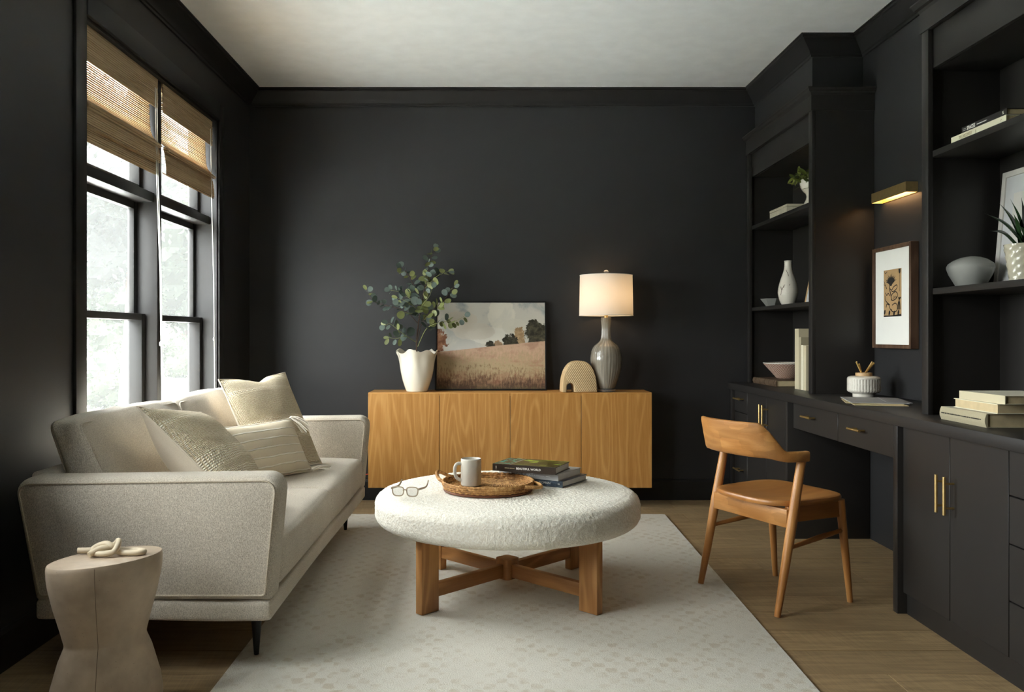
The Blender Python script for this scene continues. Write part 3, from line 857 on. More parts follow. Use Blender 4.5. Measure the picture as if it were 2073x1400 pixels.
# ------------------------------------------------------------------ oval concrete stool and knot
stc = (-1.103, 2.455)
st = thing('side_table', 'oval hourglass concrete stool in front of the sofa arm, knot on top', 'side table', (stc[0], stc[1], 0))
th = R(48); A, Bx = .1654, .0997
prof = [(.90, .0015), (.985, .012), (1.0, .05), (.95, .10), (.80, .185), (.705, .222), (.70, .228), (.705, .234), (.77, .275), (.89, .345), (.965, .40), (.985, .425), (.99, .446), (.985, .456), (.97, .460), (.94, .4615)]
def oval(r_, z_, n=72):
    return [(r_*A*math.cos(t)*math.cos(th)-r_*Bx*math.sin(t)*math.sin(th), r_*A*math.cos(t)*math.sin(th)+r_*Bx*math.sin(t)*math.cos(th), z_) for t in [2*math.pi*k/n for k in range(n)]]
def ovalmesh(pr):
    mb = MB(); n = 72
    P = []
    for (r_, z_) in pr: P += oval(r_, z_)
    mb.add(P, [(i*n+k, i*n+(k+1) % n, (i+1)*n+(k+1) % n, (i+1)*n+k) for i in range(len(pr)-1) for k in range(n)]+[tuple(range(n-1, -1, -1)), tuple(range((len(pr)-1)*n, len(pr)*n))]); return mb
ovalmesh(prof).build('body', 'concrete_taupe', st, smooth=28)
kt = min((R(k) for k in range(180, 360)), key=lambda t: abs(A*math.cos(t)*math.cos(th)-Bx*math.sin(t)*math.sin(th)-.019)+(9 if A*math.cos(t)*math.sin(th)+Bx*math.sin(t)*math.cos(th) > 0 else 0))                              # casting seam down the front
sm = []
for (r_, z_) in prof[1:-2]:
    sm.append((1.0002*(r_*A*math.cos(kt)*math.cos(th)-r_*Bx*math.sin(kt)*math.sin(th)), 1.0005*(r_*A*math.cos(kt)*math.sin(th)+r_*Bx*math.sin(kt)*math.cos(th)), z_))
MB().tube(sm, .0007, 5).build('casting_seam', 'old_leather', st, smooth=True)
s = .001424
kp = [(-64, 4, 6), (-45, 5, 6), (-26, 7, 7), (-8, 7, 9), (10, 8, 18), (20, 2, 27), (25, -8, 22), (20, -15, 10), (4, -18, 7), (-14, -15, 6), (-27, -8, 6), (-28, -2, 12),
      (-16, 0, 19), (0, -2, 22), (10, -4, 17), (18, 2, 10), (34, 8, 5), (56, 9, 5), (70, 5, 5), (72, -1, 5), (62, -6, 5), (40, -7, 5), (24, -4, 6), (12, 0, 9), (2, -8, 15), (-10, -12, 15), (-21, -17, 9), (-26, -22, 5.5)]
pts = spline([(a*s, b*s*1.3, c_*s+.0) for a, b, c_ in kp], 6)
zs = min(p.z for p in pts)
kn = MB().tube([Vector((-1.107+p.x, 2.475+p.y, .4622+.0084+p.z-zs)) for p in pts], [.0084]*len(pts), 12).build('rope_knot', 'ceramic_white', smooth=50)
kn.data.materials[0] = M['pale_knot'] if 'pale_knot' in M else M['ceramic_white']
tag(kn, 'cream ceramic rope knot ornament lying on the oval stool', 'ornament')

# ------------------------------------------------------------------ round ottoman
OC = (.083, 3.67); OR_ = .566
ot = thing('ottoman', 'round white boucle ottoman on crossed wooden legs in the middle of the rug', 'ottoman', (OC[0], OC[1], ZR))
prof = []
zb, ztop = .305, .437
prof += [(t/16*.50, zb) for t in range(1, 17)]
for k in range(0, 11):                                   # lower roll
    a = R(-90+k*9*.95); prof.append((OR_-.045+.045*math.cos(a), zb+.045+.045*math.sin(a)))
for k in range(1, 6): prof.append((OR_, zb+.045+k*.007))
for k in range(0, 15):                                   # upper roll
    a = R(k*90/14); prof.append((OR_-.055+.055*math.cos(a), zb+.083+(ztop-zb-.085)*math.sin(a)))
r0 = OR_-.055
for k in range(1, 84):
    r_ = r0*(1-k/84); prof.append((r_, ztop+.010*(1-(r_/r0)**2)))
def bo(r_, z_, a):
    p = Vector((r_*math.cos(a), r_*math.sin(a), z_))
    d = .0034*mnoise.noise(p*125)+.0020*mnoise.noise(p*240)
    if z_ > ztop-.004 and r_ < r0: return r_, z_+d*.8
    return r_+d, z_+d*.5
MB().lathe(prof, 600, (0, 0, -ZR), bo).build('cushion', 'boucle', ot, smooth=180)
for k in range(4):
    a = R(45+90*k+180); dx, dy = math.cos(a), math.sin(a)
    L0 = MB().box(.410, .500, -.0185, .0185, 0, zb+.004-ZR); o = L0.build('leg', 'ash_leg', ot, bevel=.003)
    o.rotation_euler = (0, 0, a)
for a in (45, 135):
    zz = .064 if True else 0
    o = MB().box(-.412, .412, -.014, .014, .054, .108).build('stretcher', 'ash_bar', ot, bevel=.002); o.rotation_euler = (0, 0, R(a))
mb = MB(); pl = []
for k in range(32):
    a = 2*math.pi*k/32; r_ = .043+.006*math.cos(4*a); pl.append((r_*math.cos(a), r_*math.sin(a)))
mb.prism(pl, 2, .044, .132).build('hub', 'ash_bar', ot, bevel=.003)
ZO = .4475                                               # resting height on the ottoman

# tray ---------------------------------------------------------------
tr = thing('tray', 'round woven seagrass tray with two loop handles on the ottoman', 'tray', (.0, 3.60, ZO))
MB().lathe([(.175, .0005), (.188, .001), (.1895, .006), (.186, .009), (.001, .009)], 60, (0, 0, 0)).build('base', 'tray_leather', tr, smooth=40, label='brown leather base')
mb = MB()
def braid(mb, R_, z_, r_, waves, ph):
    pts = []; n = waves*4
    for k in range(n):
        a = 2*math.pi*k/n; w_ = math.sin(a*waves+ph)
        pts.append((math.cos(a)*(R_+.0012*w_), math.sin(a)*(R_+.0012*w_), z_+.0012*math.cos(a*waves+ph)))
    mb.tube(pts, [r_*(.86+.2*abs(math.sin(a_*.5))) for a_ in [2*math.pi*k/4 for k in range(n)]], 7, closed=True)
rows = [(.184, .0145, 0), (.188, .0225, 1.4), (.1905, .0305, .5), (.1915, .0385, 2.0)]
for i, (R_, z_, ph) in enumerate(rows):
    m2 = MB(); braid(m2, R_, z_, .0055, 44, ph); m2.build('rim_coil', 'seagrass', tr, smooth=60)
mb = MB()
for i in range(18):
    R_ = .176-i*.0096
    if R_ > .006: braid(mb, R_, .0125, .0052, max(5, int(44*R_/.176)), i*1.7)
mb.build('woven_floor', 'seagrass', tr, smooth=60, kind='stuff')
for (a0, lift) in ((158, .030), (-22, -.006)):
    a = R(a0); ex = Vector((math.cos(a), math.sin(a), 0)); ey = Vector((-math.sin(a), math.cos(a), 0))
    pts = []
    for k in range(15):
        t = -1+2*k/14
        pts.append(ex*(.186+.050*math.cos(t*math.pi/2)**.6)+ey*(.058*t*(1.0-.15*math.cos(t*math.pi/2)))+Vector((0, 0, .033+lift*math.cos(t*math.pi/2))))
    MB().tube(pts, .0075, 9).build('handle', 'seagrass', tr, smooth=60)
# mug ------------------------------------------------------------------
mg = thing('mug', 'tall grey-white stoneware mug standing in the woven tray', 'mug', (-.072, 3.60, ZO+.0185))
MB().lathe([(.036, 0), (.0415, .003), (.0432, .012), (.0432, .108), (.0425, .113), (.0408, .1145), (.0393, .112), (.0390, .10), (.0390, .012), (.034, .008)], 48).build('body', 'ceramic_mug', mg, smooth=50)
hp = spline([(-.040, -.008, .094), (-.058, -.012, .093), (-.067, -.014, .080), (-.068, -.014, .055), (-.060, -.012, .034), (-.041, -.008, .022)], 6)
MB().tube(hp, .0062, 10, flat=1.15).build('handle', 'ceramic_mug', mg, smooth=60)
# glasses --------------------------------------------------------------
gl = thing('eyeglasses', 'taupe acetate eyeglasses lying open on the white ottoman', 'eyeglasses', (-.335, 3.43, ZO+.002), -12)
def lens_ring(cx):
    pts = []
    for k in range(28):
        a = 2*math.pi*k/28; c_, s_ = math.cos(a), math.sin(a)
        px_ = abs(c_)**.62*math.copysign(1, c_)*.0235; pz = abs(s_)**.68*math.copysign(1, s_)*.0185
        px_ *= 1+.10*(pz/.0185)
        pts.append((cx+px_, .0016*(c_*c_), .0215+pz))
    return pts
fr = MB(); fr.tube(lens_ring(-.030), .0024, 8, closed=True); fr.tube(lens_ring(.030), .0024, 8, closed=True)
fr.tube(spline([(-.0085, -.001, .027), (0, -.003, .0295), (.0085, -.001, .027)], 5), .0024, 8)
fr.build('frame_front', 'acetate_taupe', gl, smooth=60)
for cx in (-.030, .030):
    pts = lens_ring(cx); m_ = MB(); m_.add([(p[0], 0.0005, p[2]) for p in pts]+[(p[0], .0012, p[2]) for p in pts], [tuple(range(28)), tuple(range(55, 27, -1))]); m_.build('lens', 'acrylic', gl)
for sx in (-1, 1):
    tp = spline([(sx*.0555, .002, .033), (sx*.060, .012, .032), (sx*.060, .085, .026), (sx*.059, .115, .030), (sx*.057, .138, .045)], 6)
    MB().tube(tp, [.0026]*len(tp), 8, flat=1.7).build('temple', 'acetate_taupe', gl, smooth=60)

# ------------------------------------------------------------------ books
def book(name, label, loc, rz, L, W_, T, cover, pages, group=None, rounded=False, fore=False, tilt=0):
    """spine lies along local x at y=0 and looks to -y"""
    o = thing(name, label, 'book', loc, rz, group)
    c_ = .0025
    mb = MB()
    if rounded:
        n = 10; prof = [(-.006*math.cos(math.pi*(k/n-.5)), T*k/n) for k in range(n+1)]
        poly = prof+[(W_, T), (W_, T-c_), (.004, T-c_), (.004, c_), (W_, c_), (W_, 0)]
        poly = [(a, b) for a, b in poly]
        mb.prism([(a, b) for a, b in poly], 0, 0, L)
    else:
        mb.prism([(0, 0), (0, T), (W_, T), (W_, T-c_), (c_, T-c_), (c_, c_), (W_, c_), (W_, 0)], 0, 0, L)
    mb.build('cover', cover, o)
    MB().box(.004, L-.004, c_+.0006, W_-.004, c_+.0003, T-c_-.0003).build('pages', pages, o)
    return o
def spine_text(o, body, size, x, T, mat, align='LEFT', off=-.0006, sx=1.0, z=None, bold=0):
    return text(body, size, o, (x, off, T/2 if z is None else z), (R(90), 0, 0), mat, align=align, sx=sx, bold=bold)
def fine_print(o, x0_, x1_, z_, h_, mat, off=0.0, seed=1):
    """a line of print too small to read in the photograph: a row of short bars"""
    rr = random.Random(seed); mb = MB(); x_ = x0_
    while x_ < x1_:
        w_ = rr.uniform(.5, 1.1)*h_; mb.box(x_, min(x1_, x_+w_), off-.0004, off, z_-h_/2, z_+h_/2*rr.uniform(.7, 1)); x_ += w_+h_*(.3 if rr.random() < .8 else .9)
    mb.build('fine_print', mat, o, kind='stuff')
gb = 'stacked books on the ottoman'
b1 = book('book', 'slate blue hardback at the bottom of the ottoman book stack', (.074, 3.806, ZO), -33, .293, .235, .027, 'book_slate' if 'book_slate' in M else 'book_gray', 'page_white', gb)
b2 = book('book', 'pale grey design hardback in the middle of the ottoman stack', (.050, 3.814, ZO+.0275), -33.5, .302, .215, .031, 'book_gray', 'page_white', gb)
b3 = book('book', 'nature photo book with black spine and green cover on top of the stack', (.020, 3.741, ZO+.0590), -24, .293, .190, .031, 'book_brown_black', 'page_white', gb)
# cover photo of the top book: forest green with light water
g = G('forest_cover', .25)
x, y, z = g.sep(g.obj())
n = g.noise(g.map(g.obj(), scale=(22, 40, 1)), 1, 4, .6); gl_ = g.ss(g.noise(g.map(g.obj(), scale=(9, 26, 1), loc=(2.2, .6, 0)), 1, 3, .6), .50, .66)
c_ = g.ramp(n, (.3, lin(34, 28, 18)), (.55, lin(64, 62, 22)), (.75, lin(110, 118, 40)))
c_ = g.mix(gl_*g.ss(x, .07, .10)*.9, c_, lin(150, 170, 60))
water = g.ss(g.noise(g.map(g.obj(), scale=(30, 60, 1), loc=(5, 1, 0)), 1, 3), .5, .6)
c_ = g.mix(g.ss(x, .082, .072)*water, c_, lin(70, 160, 146))
g.col(g.mix(g.ss(x, .086, .084)*g.ss(x, .080, .082), c_, lin(150, 146, 140)))
M['forest_cover'] = g.m
MB().box(.0005, .2925, .002, .1895, .0310, .0313).build('cover_photo', 'forest_cover', b3)
spine_text(b3, 'BEAUTIFUL WORLD', .0125, .112, .031, 'ink_white', sx=1.02, bold=.0002)
fine_print(b3, .058, .104, .0155, .0034, 'ink_tan')
text('+', .022, b3, (.017, -.0006, .0155), (R(90), 0, 0), 'ink_white', 'emblem', 'CENTER', sx=.55)
MB().tube([(.017, -.0006, .006), (.017, -.0006, .025)], .0005, 5).build('emblem_bar', 'ink_white', b3)
spine_text(b2, 'DESIGN ≠ ART', .0200, .046, .031, 'ink_pale', z=.0155, bold=.0003)
spine_text(b2, '■', .004, .182, .031, 'ink_white')
MB().box(.190, .232, -.0004, 0, .0140, .0155).build('subtitle_line', 'ink_white', b2)
MB().box(.240, .262, -.0004, 0, .0140, .0155).build('subtitle_line', 'ink_white', b2)
g = G('slate_jacket', .3)
x, y, z = g.sep(g.obj())
n = g.noise(g.map(g.obj(), scale=(26, 8, 40)), 1, 4, .6)
g.col(g.ramp(n, (.3, lin(34, 38, 42)), (.55, lin(84, 98, 112)), (.75, lin(150, 156, 158))))
M['slate_jacket'] = g.m
for ch in b1.children:
    if ch.name.startswith('cover'): ch.data.materials[0] = M['slate_jacket']
spine_text(b1, 'ROMAN', .014, .178, .027, 'ink_white', sx=1.1)
spine_text(b1, '◁1', .009, .268, .027, 'ink_white')

# ------------------------------------------------------------------ oak credenza
cr = thing('credenza', 'four-door oak credenza against the dark back wall', 'credenza', (.14, 5.55, 0))
cx0, cx1, cy0, cz0, cz1 = -.764, 1.044, 5.41, .131, .738
cyb = YB-.003
mb = MB().box(cx0, cx1, cy0+.002, cyb, cz1-.022, cz1); mb.build('top', 'credenza_oak_flat', cr, bevel=.0015, seg=1, world=True)
for (a, b) in ((cx0, cx0+.02), (cx1-.02, cx1)): MB().box(a, b, cy0+.002, cyb, cz0, cz1-.0222).build('side_panel', 'credenza_oak', cr, bevel=.001, seg=1, world=True)
MB().box(cx0+.0202, cx1-.0202, cy0+.03, cyb, cz0, cz1-.0224).build('body', 'shadow_black', cr, world=True)
xs = [px(745, 0, cy0).x, px(889.5, 0, cy0).x, px(1033, 0, cy0).x, px(1177, 0, cy0).x, px(1320, 0, cy0).x]
for a, b in zip(xs, xs[1:]):
    d = MB().box(-(b-a)/2+.0016, (b-a)/2-.0016, 0, .02, cz0, cz1-.006).build('door', 'credenza_oak', cr, bevel=.001, seg=1)
    d.location = Vector(((a+b)/2, cy0, 0))-Vector(cr.location)
MB().box(cx0+.22, cx1-.22, 5.50, YB-.02, 0.0005, cz0-.0005).build('plinth', 'shadow_black', cr, world=True)
ZK = cz1
# red cable on the floor side of the wall
cab = MB().tube(spline([(-1.10, 5.675, .02), (-.98, 5.66, .15), (-.88, 5.655, .165), (-.80, 5.655, .178), (-.7675, 5.66, .188)], 6), .0035, 8).build('power_cable', 'red_cord', smooth=60)
tag(cab, 'thin red power cable running along the wall beside the credenza', 'cable')

# ------------------------------------------------------------------ leaning landscape painting
pw, ph = .735, .592
pa = thing('landscape_painting', 'framed meadow landscape painting leaning on the wall on the credenza', 'painting', (0, 0, 0))
pl_ = Vector((px(994, 0, 5.615).x, 5.615, ZK+.0006)); lean = math.asin(.062/ph)
pa.location = pl_; pa.rotation_euler = (-lean, 0, 0); WM[pa.name] = Matrix.Translation(pl_) @ Matrix.Rotation(-lean, 4, 'X')
fw = .009
for (a, b, c_, d) in ((-pw/2, -pw/2+fw, 0, ph), (pw/2-fw, pw/2, 0, ph), (-pw/2+fw, pw/2-fw, 0, fw), (-pw/2+fw, pw/2-fw, ph-fw, ph)):
    MB().box(a, b, -.018, .016, c_, d).build('frame_bar', 'black_metal', pa, bevel=.001, seg=1)
g = G('landscape_print', .75, spec=.2)
X, Y_, Z = g.sep(g.obj())
u = X*(1/(pw-2*fw))+.5; v = Z*(1/(ph-2*fw))-(fw/(ph-2*fw))
P2 = g.comb(u*1.24, v, 0)
nA = g.noise(P2, 3.0, 5, .6, .4); nB = g.noise(g.map(P2, loc=(4, 2, 0)), 7, 5, .65)
sky = g.mix(g.ss(v, .45, 1.0), lin(188, 186, 178), lin(142, 148, 148))
def blob(cu, cv, ru, rv, rough, sc, seed):
    n_ = g.noise(g.map(P2, loc=(seed, seed*1.7, 0)), sc, 4, .65)
    du, dv = (u-cu)*(1/ru), (v-cv)*(1/rv)
    d = du*du+dv*dv
    return g.ss(d+(n_-.5)*rough, 1.05, .85), n_
cl = g.ss(nA+v*.10, .46, .62)
sky = g.mix(cl*.75, sky, lin(206, 200, 186))
for (cu, cv, ru, rv, cc) in ((.60, .86, .13, .2, lin(214, 208, 192)), (.50, .62, .24, .10, lin(216, 212, 200)), (.22, .78, .15, .13, lin(196, 186, 170)), (.34, .66, .2, .1, lin(200, 192, 178)), (.72, .72, .12, .09, lin(200, 196, 182))):
    m_, _n = blob(cu, cv, ru, rv, 1.6, 5.0, cu*31)
    sky = g.mix(m_*.75, sky, cc)
c_ = sky
for (cu, cv, ru, rv, ca, cb, sc) in ((.0, .55, .095, .13, lin(118, 78, 58), lin(160, 116, 88), 16), (.95, .62, .14, .14, lin(48, 46, 38), lin(96, 90, 72), 13), (.905, .68, .075, .12, lin(46, 44, 36), lin(92, 86, 68), 15),
                                   (.76, .59, .055, .125, lin(146, 120, 88), lin(180, 152, 116), 22), (.675, .55, .07, .085, lin(44, 42, 34), lin(84, 78, 62), 18), (.565, .515, .04, .045, lin(140, 112, 86), lin(176, 148, 118), 24), (.49, .505, .045, .05, lin(46, 44, 36), lin(78, 72, 58), 22)):
    m_, n_ = blob(cu, cv, ru, rv, 3.4, sc, cu*17+3)
    c_ = g.mix(m_, c_, g.mix(g.ss(n_, .35, .7), ca, cb))
hor = u*.13+.425+(nB-.5)*.02
fieldm = g.ss(hor-v, -.004, .006)
gr = g.noise(g.comb(u*60.0, v*16.0, 0), 1, 4, .65); gr2 = g.noise(g.comb(u*6.0+9.0, v*9.0, 0), 1, 4, .65); gr3 = g.noise(g.comb(u*150.0, v*40.0, 3.0), 1, 2, .6)
fl = g.ramp(g.clamp(v*2.1+(gr-.5)*1.1+(gr2-.5)*.8), (.02, lin(84, 64, 50)), (.25, lin(128, 100, 76)), (.5, lin(172, 154, 120)), (.72, lin(176, 150, 120)), (.95, lin(192, 160, 134)))
fl = g.mix(g.ss(gr2, .5, .66)*.4, fl, lin(140, 92, 74))
fl = g.mix(g.ss(gr3, .62, .75)*.35, fl, lin(206, 190, 156))
fl = g.mix(g.ss(gr3, .36, .28)*.4, fl, lin(70, 50, 36))
fl = g.mix(g.ss(v, .07, .0)*g.ss(gr2, .4, .6)*.5, fl, lin(78, 82, 54))
g.col(g.mix(fieldm, c_, fl)); g.bump(gr*.5+nB*.5, .15, .001)
M['landscape_print'] = g.m
MB().box(-pw/2+fw, pw/2-fw, -.012, .008, fw, ph-fw).build('canvas', 'landscape_print', pa)

# ------------------------------------------------------------------ table lamp
LX, LY = px(1227, 0, 5.505).x, 5.505
lp = thing('table_lamp', 'table lamp with white drum shade and grey glazed bottle base, lit', 'lamp', (LX, LY, ZK))
MB().lathe([(.058, .0008), (.062, .003), (.062, .016), (.058, .019)], 40).build('base', 'acrylic', lp, smooth=40)
body = [(.045, .0195), (.052, .022), (.062, .045), (.079, .09), (.092, .14), (.0985, .19), (.0985, .225), (.092, .262), (.078, .292), (.056, .312), (.040, .326), (.031, .345), (.027, .37), (.0265, .40), (.029, .44), (.033, .472), (.032, .478), (.02, .480)]
bs = [(p.x, p.z) for p in spline([(a, 0, b) for a, b in body], 4)]
def flute(r_, z_, a):
    k = .0014*(1-abs(math.sin(a*15)))**3 if .03 < z_ < .46 else 0
    st_ = 0
    for zc in (.115, .185, .255, .345):
        zz = zc+.006*math.sin(a*7+zc*40); st_ += .0022*max(0, min(1, (z_-zz)/.004)) if 0 < z_-zz < .05 else 0
    return r_+k+st_*max(0, 1-(0))*.6, z_
MB().lathe(bs, 150, (0, 0, 0), flute).build('body', 'lamp_glaze', lp, smooth=70)
MB().lathe([(.012, .478), (.012, .492), (.009, .495), (.009, .53), (.016, .535), (.016, .565), (.010, .57)], 24).build('socket', 'brass', lp, smooth=40)
sz0, sz1, sr0, sr1 = .492, .752, .1735, .169
sh = MB()
n = 72
for (r0_, r1_, flip) in ((sr0, sr1, False), (sr0-.0015, sr1-.0015, True)):
    P = [(r0_*math.cos(2*math.pi*k/n), r0_*math.sin(2*math.pi*k/n), sz0) for k in range(n)]+[(r1_*math.cos(2*math.pi*k/n), r1_*math.sin(2*math.pi*k/n), sz1) for k in range(n)]
    if not flip: sh.add(P, [(k, (k+1) % n, n+(k+1) % n, n+k) for k in range(n)])
sho = sh.build('shade', 'lamp_shade_cloth', lp, smooth=60, label='white cloth drum shade')
for (r_, z_) in ((sr0, sz0), (sr1, sz1)): MB().tube([(r_*math.cos(2*math.pi*k/n), r_*math.sin(2*math.pi*k/n), z_) for k in range(n)], .0022, 6, closed=True).build('trim_ring', 'shade_cloth', sho, smooth=60)
sp = MB()
for k in range(3):
    a = 2*math.pi*k/3+.4; sp.tube([(0, 0, sz1-.014), (sr1*math.cos(a), sr1*math.sin(a), sz1-.003)], .0015, 6)
sp.tube([(0, 0, .56), (.05, 0, .60), (.05, 0, .68), (0, 0, sz1-.012)], .0018, 6); sp.tube([(0, 0, .56), (-.05, 0, .60), (-.05, 0, .68), (0, 0, sz1-.012)], .0018, 6)
sp.build('harp', 'brass', lp, smooth=60)
MB().lathe([(.003, sz1-.015), (.005, sz1-.002), (.006, sz1+.004), (.013, sz1+.010), (.0165, sz1+.021), (.013, sz1+.032), (.004, sz1+.036)], 24).build('finial', 'acrylic', lp, smooth=60)
MB().lathe([(.012, .566), (.016, .585), (.028, .61), (.030, .628), (.024, .648), (.008, .66)], 24).build('bulb', 'bulb_glow', lp, smooth=60)

# ------------------------------------------------------------------ arch ornament
AX, AY = px(1170.5, 0, 5.468).x, 5.468
aw, ah = .113, .200
out = []
for k in range(41):
    t = math.pi*k/40; out.append((aw*math.copysign(abs(math.cos(t))**.80, math.cos(t)), ah*abs(math.sin(t))**.86))
out = [(p, max(0, q_)) for p, q_ in out]
# archway cut-out through the base, left of centre
ac, ar, ahh = -.060, .0245, .034
arch = [(ac-ar, 0)]+[(ac+ar*math.cos(math.pi-math.pi*k/12), ahh+ar*math.sin(math.pi-math.pi*k/12)) for k in range(13)]+[(ac+ar, 0)]
ol = out[:-1]+[(-aw, 0)]+arch            # from right foot over the top to the left foot, then the arch
mb = MB(); dpt = .05
n = len(ol)
P = [(p, -dpt, q_) for p, q_ in ol]+[(p, dpt, q_) for p, q_ in ol]
mb.add(P, [(k, (k+1) % n, n+(k+1) % n, n+k) for k in range(n)]+[tuple(range(n)), tuple(range(2*n-1, n-1, -1))])
ar_o = mb.build('arch_ornament', 'ridged_sand', bevel=.005, seg=3)
ar_o.location = (AX, AY, ZK+.0008); ar_o.rotation_euler = (0, 0, R(6))
tag(ar_o, 'sand coloured ridged arch ornament with small doorway beside the lamp', 'ornament')

# ------------------------------------------------------------------ eucalyptus in scalloped pot
PX_, PY_ = px(844, 0, 5.50).x, 5.50
eu = thing('potted_eucalyptus', 'eucalyptus branch in a cream scalloped ceramic pot on the credenza', 'plant', (PX_, PY_, ZK))
pp = [(.060, .0008), (.068, .004), (.078, .03), (.094, .08), (.106, .14), (.113, .19), (.119, .225), (.128, .250), (.133, .262)]
pp = [(q_.x, q_.z) for q_ in spline([(a, 0, b) for a, b in pp], 4)]
def scal(r_, z_, a):
    t = max(0, (z_-.05)/.21); w_ = math.sin(a*7+.6)+.5*math.sin(a*4+2)
    return r_+.0055*w_*t*t+.002*math.sin(a*9+z_*20)*t, z_+.010*t**3*math.sin(a*7+1.8)+.006*t**3*math.sin(a*3)
MB().lathe(pp+[(r_-.006, z_-.002) for r_, z_ in reversed(pp[8:])], 120, (0, 0, 0), scal, True, True).build('pot', 'ceramic_cream', eu, smooth=60)
MB().lathe([(.100, .205), (.05, .212), (.004, .214)], 24).build('soil', 'soil', eu, smooth=60)
rl = random.Random(21)
def zp(x_, y_, dy=0): return (px(700+x_/4.117, 480+y_/4.117, PY_+dy)-Vector((PX_, PY_, ZK)))
branches = [
 ('trunk', [(592, 985, 0), (590, 870, 0), (605, 720, -.01), (620, 600, -.01), (608, 500, 0), (560, 390, .02), (505, 290, .0), (462, 252, -.02)], .0055, .40),
 ('branch', [(620, 600, -.01), (650, 450, -.02), (688, 330, -.04), (684, 230, -.02), (718, 150, -.02), (742, 92, 0)], .0032, .30),
 ('branch', [(655, 430, -.02), (740, 340, -.05), (800, 305, -.06), (855, 284, -.05)], .0022, .15),
 ('branch', [(592, 880, 0), (640, 700, -.04), (712, 620, -.08), (800, 540, -.11), (860, 470, -.12), (905, 400, -.12)], .0028, .35),
 ('branch', [(600, 910, 0), (660, 780, -.06), (720, 730, -.10), (820, 704, -.13), (905, 700, -.15), (992, 655, -.16)], .0026, .35),
 ('branch', [(585, 872, 0), (500, 820, -.04), (440, 775, -.08), (368, 722, -.10), (325, 740, -.11)], .0026, .25),
 ('branch', [(603, 720, -.01), (510, 625, -.06), (400, 582, -.09), (300, 560, -.10), (222, 520, -.10), (172, 438, -.09)], .0028, .25),
 ('branch', [(612, 560, 0), (520, 500, .03), (440, 455, .04), (368, 440, .04)], .0024, .15),
 ('branch', [(500, 820, -.04), (430, 842, -.06), (362, 838, -.06)], .0018, .35),
 ('branch', [(615, 620, -.01), (560, 570, -.08), (485, 525, -.12), (430, 505, -.13)], .0022, .15),
 ('branch', [(600, 650, -.01), (640, 560, -.09), (690, 500, -.12), (725, 420, -.12)], .0022, .15),
]
lm = {}
def leaf_data(kind):
    if kind in lm: return lm[kind]
    mb = MB(); n = 12; L_ = 1.0; wdt = {'round': .46, 'oval': .30, 'pointed': .24}[kind]
    P = [(0, 0, 0)]
    for k in range(n):
        a = 2*math.pi*k/n; lx = .5-.5*math.cos(a); wy = wdt*math.sin(a)*(1.0-.15*math.cos(a))*(1-.6*lx if kind == 'pointed' else 1); P.append((lx*L_, wy, .10*abs(wy)-.10*lx*lx))
    P.append((.5, 0, -.035)); c2 = len(P)-1
    F = [(c2, 1+k, 1+(k+1) % n) for k in range(n)]
    mb.add(P[1:], [(c2-1, k, (k+1) % n) for k in range(n)])
    o = mb.build('leaf', 'eucalyptus_leaf', eu, smooth=180); me = o.data; bpy.data.objects.remove(o); lm[kind] = me
    me2 = me.copy(); me2.materials[0] = M['eucalyptus_leaf_olive']; lm[kind+'2'] = me2
    return me
leaf_data('round'); leaf_data('oval')
def put_leaf(base, d, up, size, kind, par):
    d = d.normalized(); y_ = up.cross(d)
    if y_.length < 1e-4: y_ = Vector((0, 1, 0))
    y_.normalize(); z_ = d.cross(y_)
    o = bpy.data.objects.new('leaf', lm[kind]); COL.objects.link(o); o.parent = par
    o.matrix_local = Matrix.Translation(base) @ Matrix((d, y_, z_)).transposed().to_4x4() @ Matrix.Scale(size, 4)
cnt = 0
for (nm, P, r_, t0) in branches:
    pts = spline([zp(a, b, c_) for a, b, c_ in P], 6); m_ = len(pts)
    MB().tube(pts, [r_*(1-.72*i/(m_-1)) for i in range(m_)], 7).build(nm, 'bark' if r_ > .0027 else 'twig_green', eu, smooth=60)
    Ls = [0]
    for a, b in zip(pts, pts[1:]): Ls.append(Ls[-1]+(b-a).length)
    dist = Ls[-1]*t0
    while dist < Ls[-1]:
        i = next(k for k in range(1, m_) if Ls[k] >= dist); p = pts[i-1].lerp(pts[i], (dist-Ls[i-1])/max(1e-6, Ls[i]-Ls[i-1])); tg = (pts[i]-pts[i-1]).normalized()
        for side in (1, -1):
            if rl.random() < .10: continue
            perp = Vector((rl.uniform(-1, 1), rl.uniform(-1, .6), rl.uniform(-1, 1))); perp = (perp-tg*perp.dot(tg)).normalized()*side
            d = tg*rl.uniform(.1, .8)+perp
            up = Vector((rl.uniform(-.8, .8), rl.uniform(-1.3, -.1), rl.uniform(-.3, .9)))
            tip = dist/Ls[-1]; sz = rl.uniform(.040, .060)*(1.15-.45*tip)
            kind = 'round' if rl.random() < .72 else 'oval'
            if rl.random() < (.25+.35*max(0, tg.x)): kind += '2'
            st_ = p+d.normalized()*.008
            put_leaf(st_, d, up, sz*(1.0 if kind.startswith('round') else 1.05), kind, eu); cnt += 1
        dist += rl.uniform(.018, .029)
    put_leaf(pts[-1], (pts[-1]-pts[-2]), Vector((.2, -1, .3)), .038, 'oval2' if rl.random() < .5 else 'round', eu)

